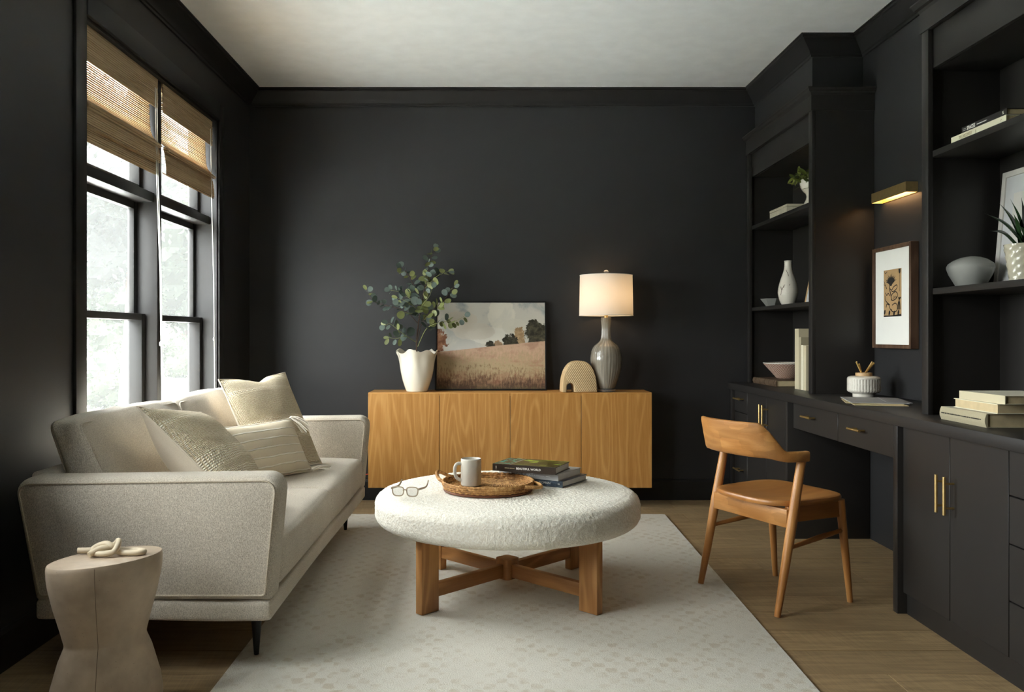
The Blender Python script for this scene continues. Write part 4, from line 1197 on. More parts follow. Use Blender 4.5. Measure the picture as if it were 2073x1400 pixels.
# ------------------------------------------------------------------ dining chair at the desk
ch = thing('desk_chair', 'oak armchair with curved backrest and round tapered legs facing the desk', 'chair', (1.2135, 3.611, 0), 25)
for sgn in (1, -1):
    pts = [(-.200, .23*sgn, .002), (-.165, .229*sgn, .16), (-.118, .228*sgn, .38), (-.074, .226*sgn, .585), (-.066, .226*sgn, .615)]
    if sgn > 0: pts[0] = (-.200, .23, ZR)
    MB().tube(pts, [.0125, .0165, .0205, .0175, .019], 18).build('leg', 'chair_oak', ch, smooth=50)
    pts = [(.212, .212*sgn, .002), (.190, .205*sgn, .22), (.170, .198*sgn, .425)]
    MB().tube(pts, [.0115, .016, .0185], 18).build('leg', 'chair_oak', ch, smooth=50)
    MB().box(-.118, .172, .195*sgn-.010, .195*sgn+.010, .355, .4195).build('side_rail', 'chair_oak_flat', ch, bevel=.003)
    MB().tube([(-.145, .228*sgn, .262), (.03, .216*sgn, .285), (.182, .203*sgn, .300)], [.008, .0115, .008], 12).build('stretcher', 'chair_oak_flat', ch, smooth=50)
o = MB().box(-.140, -.116, -.218, .218, .340, .412).build('rear_rail', 'chair_oak_back', ch, bevel=.003); o.data.materials[0] = M['chair_oak_rail'] if 'chair_oak_rail' in M else M['chair_oak_back']
MB().box(.155, .175, -.19, .19, .360, .415).build('front_rail', 'chair_oak_back', ch, bevel=.003)
# seat: saddle shaped plate
def seat_edge(t):
    a = 2*math.pi*t
    c_, s_ = math.cos(a), math.sin(a)
    fx = .005+.203*math.copysign(abs(c_)**(.42 if c_ > 0 else .75), c_); wy = (.228 if c_ > 0 else .222)*math.copysign(abs(s_)**(.45 if c_ > 0 else .62), s_)
    return fx, wy
mb = MB(); n = 72; rings = [(.90, -.011, .418), (.985, -.004, .421), (1.0, 0, .428), (1.0, 0, .434), (.985, 0, .4405), (.95, 0, .443)]
rings += [(k, 0, None) for k in (.85, .7, .5, .3, .12, .02)]
P = []
for (k, d, z_) in rings:
    for i in range(n):
        fx, wy = seat_edge(i/n); zz = z_
        dip = .0
        if z_ is None: dip = -.012*(1-k**2)*1.0; zz = .443+dip
        x_, y_ = .005+(fx-.005)*k, wy*k
        zz += .010*max(0, (x_/.2))**2*(1-abs(y_/.23))*0+.006*(x_/.2 if x_ > 0 else 0)
        P.append((x_, y_, zz))
m_ = len(rings)
mb.add(P, [(i*n+k, i*n+(k+1) % n, (i+1)*n+(k+1) % n, (i+1)*n+k) for i in range(m_-1) for k in range(n)]+[tuple(range(n-1, -1, -1)), tuple(range((m_-1)*n, m_*n))])
mb.build('seat', 'chair_oak_flat', ch, smooth=40)
# wrap-round backrest with arms
def bpath(t):
    a = t*math.pi/2
    s_ = .238*math.copysign(abs(math.sin(a))**.80, math.sin(a)); f_ = -.052-.182*max(0, math.cos(a))**.72
    return Vector((f_, s_, 0))
def sstep(a, b, x_):
    k = max(0, min(1, (x_-a)/(b-a))); return k*k*(3-2*k)
mb = MB(); NT = 81; P = []; nc = 12
for i in range(NT):
    t = -1+2*i/(NT-1); t = math.copysign(abs(t)**1.0, t)
    p = bpath(t); p2 = bpath(min(1, t+.01)); p1 = bpath(max(-1, t-.01)); tg = (p2-p1).normalized(); nr = Vector((tg.y, -tg.x, 0))
    at = abs(t); hi = 1-sstep(.44, .76, at)
    zt_ = .643+.112*hi; zb_ = .603+.012*hi-.002; th_ = .0115*hi+.0155*(1-hi)
    lean_ = -.035*hi
    for k in range(nc):
        a = 2*math.pi*k/nc; cz_ = math.copysign(abs(math.cos(a))**.35, math.cos(a)); cn = math.copysign(abs(math.sin(a))**.55, math.sin(a))
        z_ = (zt_+zb_)/2+(zt_-zb_)/2*cz_; k_ = (z_-.60)/.15
        q_ = p+nr*(th_*cn)+Vector((lean_*k_, 0, 0)); P.append((q_.x, q_.y, z_))
mb.add(P, [(i*nc+k, i*nc+(k+1) % nc, (i+1)*nc+(k+1) % nc, (i+1)*nc+k) for i in range(NT-1) for k in range(nc)]+[tuple(range(nc-1, -1, -1)), tuple(range((NT-1)*nc, NT*nc))])
mb.build('backrest', 'chair_oak_back', ch, smooth=45)

# ------------------------------------------------------------------ niche wall: picture light and framed print
pi_ = thing('picture_light', 'brass bar picture light over the framed botanical print, lit', 'light', (2.05, 4.27, 1.79))
mb = MB(); x0_, x1_, y0_, y1_, z0_, z1_ = 2.010, 2.069, 4.088, 4.455, 1.792, 1.842
mb.box(x0_, x1_, y0_, y1_, z1_-.003, z1_).box(x0_, x0_+.003, y0_, y1_, z0_, z1_-.003).box(x1_-.003, x1_, y0_, y1_, z0_, z1_-.003).box(x0_+.003, x1_-.003, y0_, y0_+.003, z0_, z1_-.003).box(x0_+.003, x1_-.003, y1_-.003, y1_, z0_, z1_-.003)
mb.build('housing', 'brass', pi_, world=True)
MB().box(x0_+.008, x1_-.008, y0_+.01, y1_-.01, z0_+.026, z0_+.034).build('light_strip', 'picture_light_glow', pi_, world=True)
fr_ = thing('framed_print', 'walnut framed botanical ink print on the niche wall under the picture light', 'framed print', (2.05, 4.285, 1.036))
fy0, fy1, fz0, fz1, fx = 4.08, 4.49, 1.036, 1.554, 2.030
f_ = .019
for (a, b, c_, d) in ((fy0, fy0+f_, fz0, fz1), (fy1-f_, fy1, fz0, fz1), (fy0+f_, fy1-f_, fz0, fz0+f_), (fy0+f_, fy1-f_, fz1-f_, fz1)):
    MB().box(fx, 2.069, a, b, c_, d).build('frame_bar', 'frame_walnut', fr_, bevel=.0012, seg=1, world=True)
MB().box(fx+.010, fx+.014, fy0+f_, fy1-f_, fz0+f_, fz1-f_).build('mat', 'paper_white', fr_, world=True)
py0, py1, pz0, pz1 = 4.192, 4.378, 1.196, 1.434
pr = MB().box(fx+.0092, fx+.0099, py0, py1, pz0, pz1).build('print', 'print_tan', fr_, world=True)
# ink drawing: coordinates a (0..1 left to right seen from the room), b (0..1 up)
def ink(poly, mat='ink_black', nm='ink_shape'):
    P = [(fx+.0090, py1-(py1-py0)*max(.0, min(1, a)), pz0+(pz1-pz0)*max(0, min(1, b))) for a, b in poly]
    MB().add(P, [tuple(range(len(P)))]).build(nm, mat, pr, world=True)
def inkline(pts, w_=.018, mat='ink_black'):
    P = [(q_.x, q_.y) for q_ in spline([(a, b, 0) for a, b in pts], 5)]; Lf, Rt = [], []
    for i in range(len(P)):
        a, b = P[max(0, i-1)], P[min(len(P)-1, i+1)]; dx, dy = (b[0]-a[0])*.186, (b[1]-a[1])*.238; l = math.hypot(dx, dy) or 1
        Lf.append((P[i][0]-dy/l*w_, P[i][1]+dx/l*w_*.78)); Rt.append((P[i][0]+dy/l*w_, P[i][1]-dx/l*w_*.78))
    mb = MB(); V_ = [(fx+.0090, py1-(py1-py0)*max(0, min(1, a)), pz0+(pz1-pz0)*max(0, min(1, b))) for a, b in Lf+Rt]; n_ = len(P)
    mb.add(V_, [(i, i+1, n_+i+1, n_+i) for i in range(n_-1)]).build('ink_line', mat, pr, world=True)
pts = [(.30, .70)]
for k in range(13):
    a = R(165-k*12.5); r1, r2 = .34+.05*math.sin(k*2.1), .20
    pts.append((.42+r1*math.cos(a+.06)*1.0, .72+r1*math.sin(a+.06)*.55)); pts.append((.42+r2*math.cos(a-.05), .72+r2*math.sin(a-.05)*.55))
pts += [(.62, .74), (.50, .69), (.44, .645), (.34, .66)]
ink(pts)
inkline([(.34, .66), (.36, .56), (.42, .44), (.46, .34)]); inkline([(.36, .60), (.46, .56), (.56, .62), (.74, .66), (.76, .60), (.62, .54), (.46, .53)], .014)
inkline([(.42, .42), (.50, .48), (.68, .52), (.80, .46), (.72, .38), (.52, .34), (.44, .38)], .014)
for k in range(4): inkline([(.52+k*.06, .36+k*.01), (.58+k*.06, .44-k*.005)], .009)
inkline([(.10, .52), (.18, .46), (.26, .50), (.36, .44)], .014); inkline([(.08, .46), (.10, .36), (.22, .30), (.36, .25)], .014)
inkline([(.14, .20), (.18, .27), (.30, .25), (.40, .15), (.56, .10), (.74, .12), (.78, .22), (.66, .28), (.48, .24)], .014)
ink([(.42, .13), (.47, .13), (.47, .16), (.42, .16)])
ink([(0, 0), (0, .03), (.4, .025), (.7, .035), (1, .05), (1, 0)])
for (a, b) in ((.06, .10), (.33, .08), (.60, .07), (.84, .08)): ink([(a+.05*math.cos(t*.785)+.02*math.sin(t*.785), b+.055*math.sin(t*.785)) for t in range(8)])
inkline([(.90, .52), (.90, .70), (.91, .88)], .010); ink([(.84, .99), (.96, .99), (.95, .92), (.91, .88), (.86, .92)])
inkline([(.04, .98), (.10, .93), (.20, .97)], .010); inkline([(.0, .78), (.10, .68), (.18, .60)], .010); inkline([(.0, .70), (.12, .66), (.16, .60)], .008)
for k in range(6): inkline([(.80+.03*k, .14), (.82+.02*k, .28), (.98-.03*k, .40)], .010)

# ------------------------------------------------------------------ desk top things
pot = thing('pencil_pot', 'squat white ceramic pot with dotted relief holding gold pencils on the desk', 'pot', (1.902, 4.300, ZC+.0))
def relief(r_, z_, a):
    d = 0
    for (za, zb_) in ((.042, .062), (.072, .092)):
        if za < z_ < zb_ and abs(r_-.079) < .003: d -= .0026*(1 if math.sin(a*34) > .1 else 0)
    for zc in (.036, .067):
        if abs(z_-zc) < .0025 and abs(r_-.079) < .003: d -= .0022*(1 if math.sin(a*34) > .4 else 0)
    return r_+d, z_
pr2 = [(.050, .0008), (.053, .003), (.053, .018), (.060, .022), (.073, .027), (.079, .0335)]+[(.0790, .0345+k*.0021) for k in range(30)]+[(.076, .102), (.064, .1075), (.044, .109)]
MB().lathe(pr2, 204, (0, 0, 0), relief).build('body', 'ceramic_white', pot, smooth=50)
MB().lathe([(.036, .100), (.036, .109), (.0395, .1095), (.0395, .124), (.036, .1245), (.036, .112), (.030, .110)], 40).build('collar', 'pale_wood', pot, smooth=40, label='pale wooden collar')
for i, (a, b, tx, tz) in enumerate(((1733.5, 732, -.012, 0), (1739, 736, -.006, 0), (1766, 732, .004, 0), (1770, 734, .010, 0))):
    tip = px(a, b, 4.29+.01*(i % 2)); bt = Vector((1.902+(-.3 if a < 1750 else .3)*.02, 4.302+.006*i, ZC+.112)); dv = (bt-tip).normalized()
    base = Vector((1.902+.012*(1 if a < 1750 else -1), 4.300, ZC+.1135)) if False else bt
    o = MB().tube([tip, bt+dv*.0], .0042, 8).build('pencil', 'brass_pale' if 'brass_pale' in M else 'brass', smooth=40)
    tag(o, 'slim gold pencil sticking out of the white ceramic pot', 'pencil', 'gold pencils in the pot')
def sheet_obj(name, label, cat, corners, z0_, z1_, mat):
    mb = MB(); P = [(a, b, z0_) for a, b in corners]+[(a, b, z1_) for a, b in corners]
    mb.add(P, [(3, 2, 1, 0), (4, 5, 6, 7), (0, 1, 5, 4), (1, 2, 6, 5), (2, 3, 7, 6), (3, 0, 4, 7)])
    return tag(mb.build(name, mat), label, cat, 'papers on the desk')
sheet_obj('envelope', 'cream kraft envelope at the bottom of the papers on the desk', 'envelope', [(1.640, 3.80), (1.855, 3.745), (1.930, 4.03), (1.715, 4.09)], ZC+.0006, ZC+.0030, 'paper_kraft')
sheet_obj('envelope', 'kraft envelope under the grey magazine on the desk', 'envelope', [(1.635, 3.88), (1.860, 3.80), (1.945, 4.06), (1.72, 4.14)], ZC+.0032, ZC+.0055, 'paper_kraft')
mz = sheet_obj('magazine', 'grey magazine with white page edges lying on the desk before the pot', 'magazine', [(1.653, 3.864), (1.885, 3.80), (1.975, 4.150), (1.749, 4.218)], ZC+.0057, ZC+.0090, 'paper_gray')
mz2 = sheet_obj('magazine', 'thin grey folded leaflet on top of the magazine on the desk', 'leaflet', [(1.80, 3.83), (1.90, 3.80), (1.985, 4.12), (1.90, 4.14)], ZC+.0092, ZC+.0105, 'paper_gray')
mz2.name = 'leaflet'

# ------------------------------------------------------------------ far bookcase things
Z1, Z2 = 1.8285, 1.2865
o = MB().box(1.780, 1.965, 5.055, 5.362, Z1, Z1+.036).build('body', 'travertine', None)
bx = thing('stone_box', 'travertine box with lid on the top shelf beside the trailing plant', 'box', (1.87, 5.21, Z1))
bpy.data.objects.remove(o)
MB().box(-.092, .093, -.153, .153, .0004, .040).build('body', 'travertine', bx, bevel=.002)
MB().box(-.093, .094, -.154, .154, .0405, .056).build('lid', 'travertine', bx, bevel=.002)
vb = thing('trailing_plant', 'variegated trailing plant in a white pedestal cup on the top shelf', 'plant', (1.808, 4.750, Z1))
MB().lathe([(.044, .0005), (.046, .003), (.040, .012), (.030, .030), (.026, .048), (.030, .064), (.046, .080), (.058, .100), (.062, .122), (.058, .142), (.054, .142), (.050, .120), (.03, .112)], 48).build('pedestal_cup', 'ceramic_white', vb, smooth=60)
MB().lathe([(.048, .128), (.003, .132)], 20).build('soil', 'soil', vb)
me = leaf_data('pointed').copy(); me.materials[0] = M['trailing_leaf']; lm['trail'] = me
rl = random.Random(4)
for k in range(13):
    a = rl.uniform(130, 290) if k > 3 else rl.uniform(0, 360); a = R(a); out_ = rl.uniform(.05, .095); drop = rl.uniform(-.09, .05) if k % 2 else rl.uniform(.02, .06)
    p0 = Vector((.03*math.cos(a), .03*math.sin(a), .13)); p1 = Vector((out_*.75*math.cos(a), out_*.75*math.sin(a), .165+rl.uniform(-.01, .02))); p2 = Vector((out_*math.cos(a), out_*math.sin(a), .13+drop))
    if p2.z < .02: p2.z = .02
    pts = spline([p0, p1, p2], 6); MB().tube(pts, .0016, 6).build('stem', 'twig_green', vb, smooth=60)
    for j in (5, 8, 10, 12):
        if j < len(pts): put_leaf(pts[j], Vector((rl.uniform(-1, .2), rl.uniform(-.9, .9), rl.uniform(-1.1, .6))), Vector((rl.uniform(-.8, .2), rl.uniform(-1, 0), .6)), rl.uniform(.045, .066), 'trail', vb)
bd = MB().lathe([(.152, -.008), (.160, -.006), (.160, .006), (.152, .008)], 56).build('round_board', 'pale_wood', smooth=40)
bd.location = (1.975, 5.045, Z1+.161); bd.rotation_euler = (0, R(90-8), 0); WM[bd.name] = bd.matrix_world
tag(bd, 'round pale wooden board leaning behind the trailing plant', 'board')
vz = thing('bottle_vase', 'tall white bottle vase with brown twig drawing on the middle shelf', 'vase', (1.836, 5.200, Z2))
vp = [(.030, .0006), (.038, .004), (.050, .030), (.0585, .066), (.0590, .090), (.053, .125), (.041, .165), (.029, .200), (.0225, .230), (.0215, .262), (.0225, .270), (.0195, .271), (.0185, .25)]
vp2 = [(q_.x, q_.z) for q_ in spline([(a, 0, b) for a, b in vp], 8)]
def rings_(r_, z_, a): return r_+.0006*math.sin(z_*520), z_
MB().lathe(vp2, 56, (0, 0, 0), rings_).build('body', 'ceramic_white', vz, smooth=60)
def on_vase(a, z_):
    r_ = .06
    for (p, q_) in zip(vp2, vp2[1:]):
        if p[1] <= z_ <= q_[1]: r_ = p[0]+(q_[0]-p[0])*(z_-p[1])/max(1e-6, q_[1]-p[1]); break
    return (r_*math.cos(a)+.0012*math.cos(a), r_*math.sin(a)+.0012*math.sin(a), z_)
for st_ in ([(205, .06), (212, .085), (220, .105), (228, .112)], [(214, .09), (208, .10), (204, .112)], [(222, .105), (226, .118), (232, .122)], [(225, .215), (234, .205), (246, .195), (255, .175)], [(262, .125), (258, .118)]):
    MB().tube([on_vase(R(a), z_) for a, z_ in st_], .0013, 5).build('painted_twig', 'old_leather', vz, smooth=60)
bw = MB().lathe([(.034, 0), (.038, .001), (.074, .047), (.076, .050), (.071, .049), (.034, .007), (.004, .005)], 7, (0, 0, 0)).build('angular_bowl', 'stone_gray')
bw.location = (1.835, 5.470, Z2+.0005); bw.rotation_euler = (0, 0, R(12))
tag(bw, 'small faceted grey stone bowl beside the white bottle vase', 'bowl')
def leaning_frame(label, yc, z0_, wdt, hgt, xb, xt, fm, fwid, build_art, dep=.02):
    o = thing('framed_picture', label, 'framed picture', (xb, yc, z0_))
    a = math.asin((xt-xb)/hgt)
    o.rotation_euler = (0, a, 0); WM[o.name] = Matrix.Translation((xb, yc, z0_)) @ Matrix.Rotation(a, 4, 'Y')
    for (p, q_, r_, s_) in ((-wdt/2, -wdt/2+fwid, 0, hgt), (wdt/2-fwid, wdt/2, 0, hgt), (-wdt/2+fwid, wdt/2-fwid, 0, fwid), (-wdt/2+fwid, wdt/2-fwid, hgt-fwid, hgt)):
        MB().box(0, dep, p, q_, r_, s_).build('frame_bar', fm, o, bevel=.001, seg=1)
    MB().box(.006, dep-.004, -wdt/2+fwid, wdt/2-fwid, fwid, hgt-fwid).build('mat', 'mat_board', o)
    return o
leaning_frame('wood edged white picture leaning in the far bookcase behind the bottle vase', 4.83, Z2+.002, .42, .42, 1.875, 1.955, 'pale_wood', .006, None)
ob = book('old_book', 'worn brown leather book lying flat under the woven basket bowl', (1.757, 5.625, ZC+.0006), -90, .450, .225, .038, 'old_leather', 'page_paper', rounded=True)
for x_ in (.06, .15, .24, .33, .42):
    MB().tube([(x_, -.0068*math.cos(math.pi*(k/8-.5))-.0006, .038*k/8) for k in range(9)], .003, 6).build('spine_band', 'old_leather', ob, smooth=60)
bb = thing('basket_bowl', 'flared woven coil basket bowl sitting on the old leather book', 'basket', (1.899, 5.40, ZC+.0392))
bpf = [(.055, .0004), (.062, .004)]+[(.062+.080*k/12+.0016*(k % 2), .004+.090*k/12) for k in range(1, 13)]+[(.1445, .098), (.141, .0985), (.135, .092), (.058, .010), (.004, .008)]
MB().lathe(bpf, 72).build('coils', 'basket_coil', bb, smooth=60)
MB().tube([(.1425*math.cos(2*math.pi*k/72), .1425*math.sin(2*math.pi*k/72), .0985) for k in range(72)], .0035, 8, closed=True).build('rim', 'ceramic_white', bb, smooth=60, label='white bound rim')
def standing(label, y1, T, Hh, D_, cov, x_=1.800):
    o = thing('standing_book', label, 'book', (x_, y1-T, ZC+.0006), 0, 'cream books standing upright')
    MB().prism([(0, 0), (T, 0), (T, D_)[::1], (T-.0025, D_), (T-.0025, .0025), (.0025, .0025), (.0025, D_), (0, D_)][::1], 2, 0, Hh)
    mb = MB(); mb.box(0, .003, 0, T, 0, Hh).box(.003, D_, 0, .0025, 0, Hh).box(.003, D_, T-.0025, T, 0, Hh); mb.build('cover', cov, o)
    MB().box(.0035, D_-.004, .003, T-.003, .004, Hh-.004).build('pages', 'page_paper', o)
standing('tallest cream book standing at the outer end of the upright row', 4.985, .062, .352, .20, 'book_linen_pale')
standing('shorter tan cloth book standing next to the tallest upright book', 4.921, .034, .302, .19, 'book_linen')
standing('small cream book standing between the tan book and the bookcase side', 4.885, .034, .257, .18, 'book_cream')
standing('small pale linen book standing last in the row by the bookcase side', 4.849, .040, .255, .18, 'book_linen_pale')

# ------------------------------------------------------------------ near bookcase things
bk = book('book', 'cream hardback with gold lettering at the bottom of the top shelf pair', (1.768, 3.243, Z1+.0003), -90, .343, .21, .0255, 'book_cream', 'page_paper', 'books on the top shelf')
spine_text(bk, 'THE DISCOVERY', .0165, .052, .0255, 'ink_tan', sx=.72); spine_text(bk, '||', .014, .160, .0255, 'ink_tan'); spine_text(bk, 'L*', .010, .312, .0255, 'ink_tan')
bk = book('book', 'black hardback titled SPACES on top of the cream book', (1.772, 3.178, Z1+.0262), -90, .276, .20, .0225, 'book_black', 'page_paper', 'books on the top shelf')
spine_text(bk, 'SPACES', .0190, .034, .0225, 'ink_white', sx=.86, bold=.0006); fine_print(bk, .098, .160, .0113, .0034, 'ink_pale', seed=2)
spine_text(bk, '%', .015, .250, .0225, 'ink_white')
for z_ in (.008, .014): MB().box(.008, .026, -.0004, 0, z_, z_+.001).build('small_line', 'ink_pale', bk)
# faceted pebble vase
sv = MB()
plan = [(.00, .112), (.050, .085), (.068, .010), (.058, -.070), (.015, -.104), (-.044, -.085), (-.066, -.022), (-.050, .062)]
prf = [(.50, 0), (.62, .006), (.90, .050), (1.0, .074), (1.0, .082), (.93, .093), (.72, .106), (.42, .116), (.15, .120), (.02, .121)]
P = []; m = len(plan)
for (k, z_) in prf: P += [(a_*k, b_*k-(.010*(1-k)), z_) for a_, b_ in plan]
sv.add(P, [(i*m+k, i*m+(k+1) % m, (i+1)*m+(k+1) % m, (i+1)*m+k) for i in range(len(prf)-1) for k in range(m)]+[tuple(range(m-1, -1, -1)), tuple(range((len(prf)-1)*m, len(prf)*m))])
bmt = bmesh.new(); met = bpy.data.meshes.new('tmp'); met.from_pydata(sv.v, [], sv.f); bmt.from_mesh(met)
bmesh.ops.recalc_face_normals(bmt, faces=bmt.faces); bmesh.ops.bevel(bmt, geom=bmt.edges[:], offset=.007, segments=2, affect='EDGES', clamp_overlap=True)
bmt.to_mesh(met); sv = MB(); sv.v = [tuple(v_.co) for v_ in met.vertices]; sv.f = [tuple(p_.vertices) for p_ in met.polygons]; bmt.free()
svo = sv.build('pebble_vase', 'stone_gray', smooth=50)
svo.location = (1.872, 3.312, Z2+.0005); svo.rotation_euler = (0, 0, R(14))
tag(svo, 'grey stone pebble shaped vase beside the white framed tree print', 'vase')
tf = leaning_frame('white framed print of a bare tree leaning behind the aloe pot', 3.135, Z2+.002, .355, .445, 1.968, 2.006, 'frame_white', .022, None)
pg = MB().box(.0045, .0058, -.10, .10, .095, .355).build('print', 'frame_white', tf)
rl = random.Random(11)
def twig(p, d, L_, r_, lev):
    e = (p[0]+d[0]*L_, p[1]+d[1]*L_); tw.tube([(.0042, p[0], p[1]), (.0042, e[0], e[1])], [r_, r_*.7], 5)
    if lev == 0: return
    for s_ in (-1, 1):
        a = math.atan2(d[1], d[0])+s_*rl.uniform(.25, .6); twig(e, (math.cos(a), math.sin(a)), L_*rl.uniform(.66, .82), r_*.68, lev-1)
    if rl.random() < .7: twig((p[0]+d[0]*L_*.6, p[1]+d[1]*L_*.6), (math.cos(math.atan2(d[1], d[0])+rl.choice((-.8, .8))), math.sin(math.atan2(d[1], d[0])+.4)), L_*.6, r_*.55, lev-1)
tw = MB(); twig((.030, .115), (0.02, 1), .050, .0020, 5); tw.build('bare_tree', 'stone_gray', pg)
tw = MB(); tw.box(.0043, .0050, -.10, .10, .095, .125); tw.build('ground_tone', 'stone_gray', pg)
al = thing('potted_aloe', 'spiky aloe in a glossy dimpled cream pot on the lower shelf', 'plant', (1.868, 2.955, Z2))
apf = [(.044, .0006), (.047, .004), (.053, .045), (.060, .095), (.0655, .131), (.0620, .131), (.057, .110), (.004, .108)]
ap2 = [(q_.x, q_.z) for q_ in spline([(a, 0, b) for a, b in apf[:5]], 6)]+apf[5:]
def dimple(r_, z_, a): return r_+(.0022*math.cos(a*9+round(z_/.026)*.35)*math.sin(z_*240) if z_ < .128 and r_ > .04 else 0), z_
MB().lathe(ap2, 90, (0, 0, 0), dimple).build('pot', 'ceramic_sage', al, smooth=35)
MB().lathe([(.0585, .114), (.003, .118)], 24).build('soil', 'soil', al)
tips = [(1993, 431, 0), (2004, 467, -.02), (2022, 410, .02), (2045, 402, -.03), (2052, 432, -.06), (2068, 400, .0), (2085, 395, .03), (2100, 425, -.05), (2110, 445, .04), (2062, 455, -.09)]
for i, (a, b, dy) in enumerate(tips):
    tip = px(a, b, 2.955+dy)-Vector((1.868, 2.955, Z2)); base = Vector((.014*math.cos(i*2.1), .014*math.sin(i*2.1), .114)); mid = base.lerp(tip, .5)+Vector((0, 0, .022))
    c_ = spline([base, mid, tip], 9); P = []; n = len(c_)
    mb = MB()
    for k, p in enumerate(c_):
        t = k/(n-1); w_ = .017*math.sin(math.pi*min(1, .25+.75*t))**.8*(1-t**3)+.0005
        tg = (c_[min(n-1, k+1)]-c_[max(0, k-1)]).normalized(); sd_ = tg.cross(Vector((.3, -.5, .8))).normalized(); nn = sd_.cross(tg)
        for (q_, e) in ((-1, .25), (0, -.35), (1, .25), (0, .05)): P.append(p+sd_*(w_*q_)+nn*(w_*e))
    mb.add(P, [(k*4+j, k*4+(j+1) % 4, (k+1)*4+(j+1) % 4, (k+1)*4+j) for k in range(n-1) for j in range(4)]+[(3, 2, 1, 0)])
    mb.build('leaf', 'aloe_leaf', al, smooth=70)
gs = 'stack of three linen books on the worktop'
b = book('book', 'thick linen book with black spine line at the bottom of the worktop stack', (1.695, 3.178, ZC+.0006), -92, .308, .23, .0475, 'book_linen', 'page_paper', gs, rounded=True)
fine_print(b, .014, .285, .026, .0042, 'ink_black', -.0066, 3)
b = book('book', 'cream paged book in the middle of the worktop stack, page edges showing', (1.945, 2.845, ZC+.0488), 88, .285, .235, .033, 'book_cream', 'page_paper', gs)
b = book('book', 'pale linen book on top of the worktop stack', (1.722, 3.105, ZC+.0825), -90, .275, .225, .029, 'book_linen_pale', 'page_paper', gs)

# ------------------------------------------------------------------ garden seen through the windows
GZ = -.25
lw = MB(); lw.box(-60, 40, -30, 70, GZ-.2, GZ); lo = lw.build('lawn', 'lawn_grass'); tag(lo, 'sunlit green lawn outside the window', 'lawn', kind='structure')
te = MB().box(-6.2, -1.77, -4.0, 10.5, GZ, GZ+.03).build('bounce_terrace', 'bounce_stone'); te['kind'] = 'structure'  # unseen pale slab, added to bounce daylight up to the ceiling
pth = MB(); cen = spline([(-30, 24, 0), (-18, 25.5, 0), (-11.5, 25, 0), (-8.2, 22, 0), (-6.2, 17.5, 0), (-3, 15.5, 0), (4, 15, 0)], 8); Lf, Rt = [], []
for i, p in enumerate(cen):
    t = (cen[min(len(cen)-1, i+1)]-cen[max(0, i-1)]).normalized(); nn = Vector((-t.y, t.x, 0)); Lf.append(p+nn*2.2+Vector((0, 0, GZ+.02))); Rt.append(p-nn*2.2+Vector((0, 0, GZ+.02)))
pth.add(Lf+Rt, [(i, len(cen)+i, len(cen)+i+1, i+1) for i in range(len(cen)-1)]); po = pth.build('garden_path', 'gravel_path'); po['kind'] = 'structure'
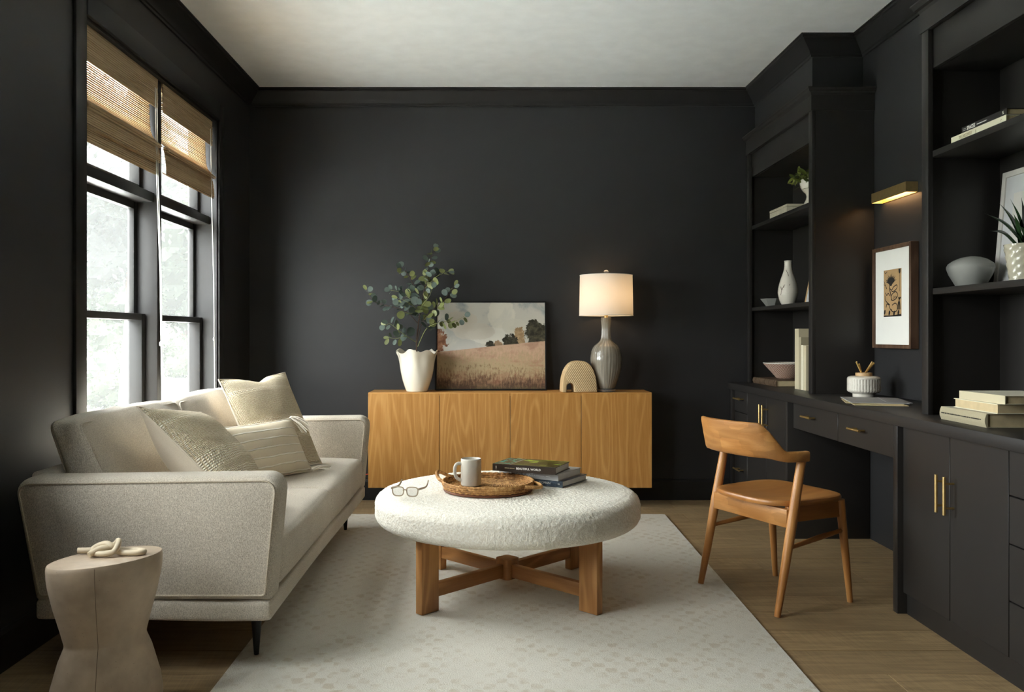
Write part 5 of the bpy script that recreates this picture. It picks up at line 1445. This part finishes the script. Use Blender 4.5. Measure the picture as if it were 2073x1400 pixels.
def foliage(name, label, cat, loc, blobs, nleaf, lsize, mat, seed, trunk=None, group=None):
    o = thing(name, label, cat, loc, group=group); rr = random.Random(seed); mb = MB()
    tot = sum(b_[3]**2 for b_ in blobs)
    for (bx_, by_, bz_, br) in blobs:
        if bz_-br*.7 > .02 or not trunk:        # dense inner mass of the crown
            k_ = [(math.sin(math.pi*i/8), -math.cos(math.pi*i/8)) for i in range(9)]
            mb.lathe([(max(.01, a_*br*.80), max(.03, bz_+b_*br*.80)) for a_, b_ in k_], 14, (bx_, by_, 0), lambda r_, z_, a_: (r_*(1+.16*math.sin(a_*3+z_*5)), z_))
        for _ in range(int(nleaf*br**2/tot)):
            d = Vector((rr.gauss(0, 1), rr.gauss(0, 1), rr.gauss(0, 1))).normalized()*br*rr.uniform(.55, 1.0)**.5
            p = Vector((bx_, by_, bz_))+d
            if p.z+loc[2] < GZ+.02: continue
            a = Vector((rr.gauss(0, 1), rr.gauss(0, 1), rr.gauss(0, 1))).normalized(); b_ = a.orthogonal().normalized(); s_ = lsize*rr.uniform(.7, 1.3)
            mb.add([p-a*s_, p-b_*s_*.5, p+a*s_, p+b_*s_*.5], [(0, 1, 2, 3)])
    mb.build('foliage', mat, o, kind='stuff')
    if trunk: MB().tube([(0, 0, 0), (.08, 0, trunk*.5), (0, .1, trunk)], [.22, .17, .10], 10).build('trunk', 'bark', o, smooth=60)
    return o
gt = 'trees beyond the lawn'
def cl(n, sx, sy, z0_, z1_, r_, seed):
    rr = random.Random(seed); return [(rr.uniform(-sx, sx), rr.uniform(-sy, sy), rr.uniform(z0_, z1_), r_*rr.uniform(.75, 1.2)) for _ in range(n)]
foliage('garden_tree', 'grey leaved tree close outside the window', 'tree', (-6.1, 14.5, GZ), cl(9, .9, 1.2, 2.6, 5.4, .8, 1), 6500, .06, 'tree_leaf_grey', 1, 3.4, gt)
foliage('garden_tree', 'pale green tree beyond the gravel path behind the far window sash', 'tree', (-10.4, 29, GZ), cl(16, 2.2, 2.0, 1.0, 6.2, 1.5, 2), 10000, .105, 'tree_leaf', 2, 3.0, gt)
foliage('garden_tree', 'wide leafy tree at the far side of the garden path', 'tree', (-17.0, 36, GZ), cl(16, 2.4, 2.0, .8, 5.0, 1.5, 3), 10000, .105, 'shrub_leaf', 3, 3.0, gt)
foliage('garden_tree', 'tall tree behind the wide leafy trees', 'tree', (-17.5, 47, GZ), cl(18, 4.5, 2.0, 3.5, 10.0, 2.1, 4), 9000, .15, 'tree_leaf', 4, 6.0, gt)
foliage('garden_shrub', 'low flowering shrub bed along the far path edge', 'shrub', (-9.2, 27.2, GZ), cl(10, 2.6, .4, .3, .9, .6, 6), 5000, .06, 'shrub_leaf', 6, None, 'garden shrubs')
foliage('garden_shrub', 'rounded bright green shrub on the lawn before the path', 'shrub', (-6.75, 15.6, GZ), cl(6, .45, .3, .25, .55, .36, 7), 1500, .06, 'shrub_leaf', 7, None, 'garden shrubs')
foliage('garden_shrub', 'darker shrub on the lawn left of the bright green one', 'shrub', (-8.0, 17.3, GZ), cl(7, .5, .3, .3, 1.1, .45, 8), 1500, .07, 'tree_leaf', 8, None, 'garden shrubs')
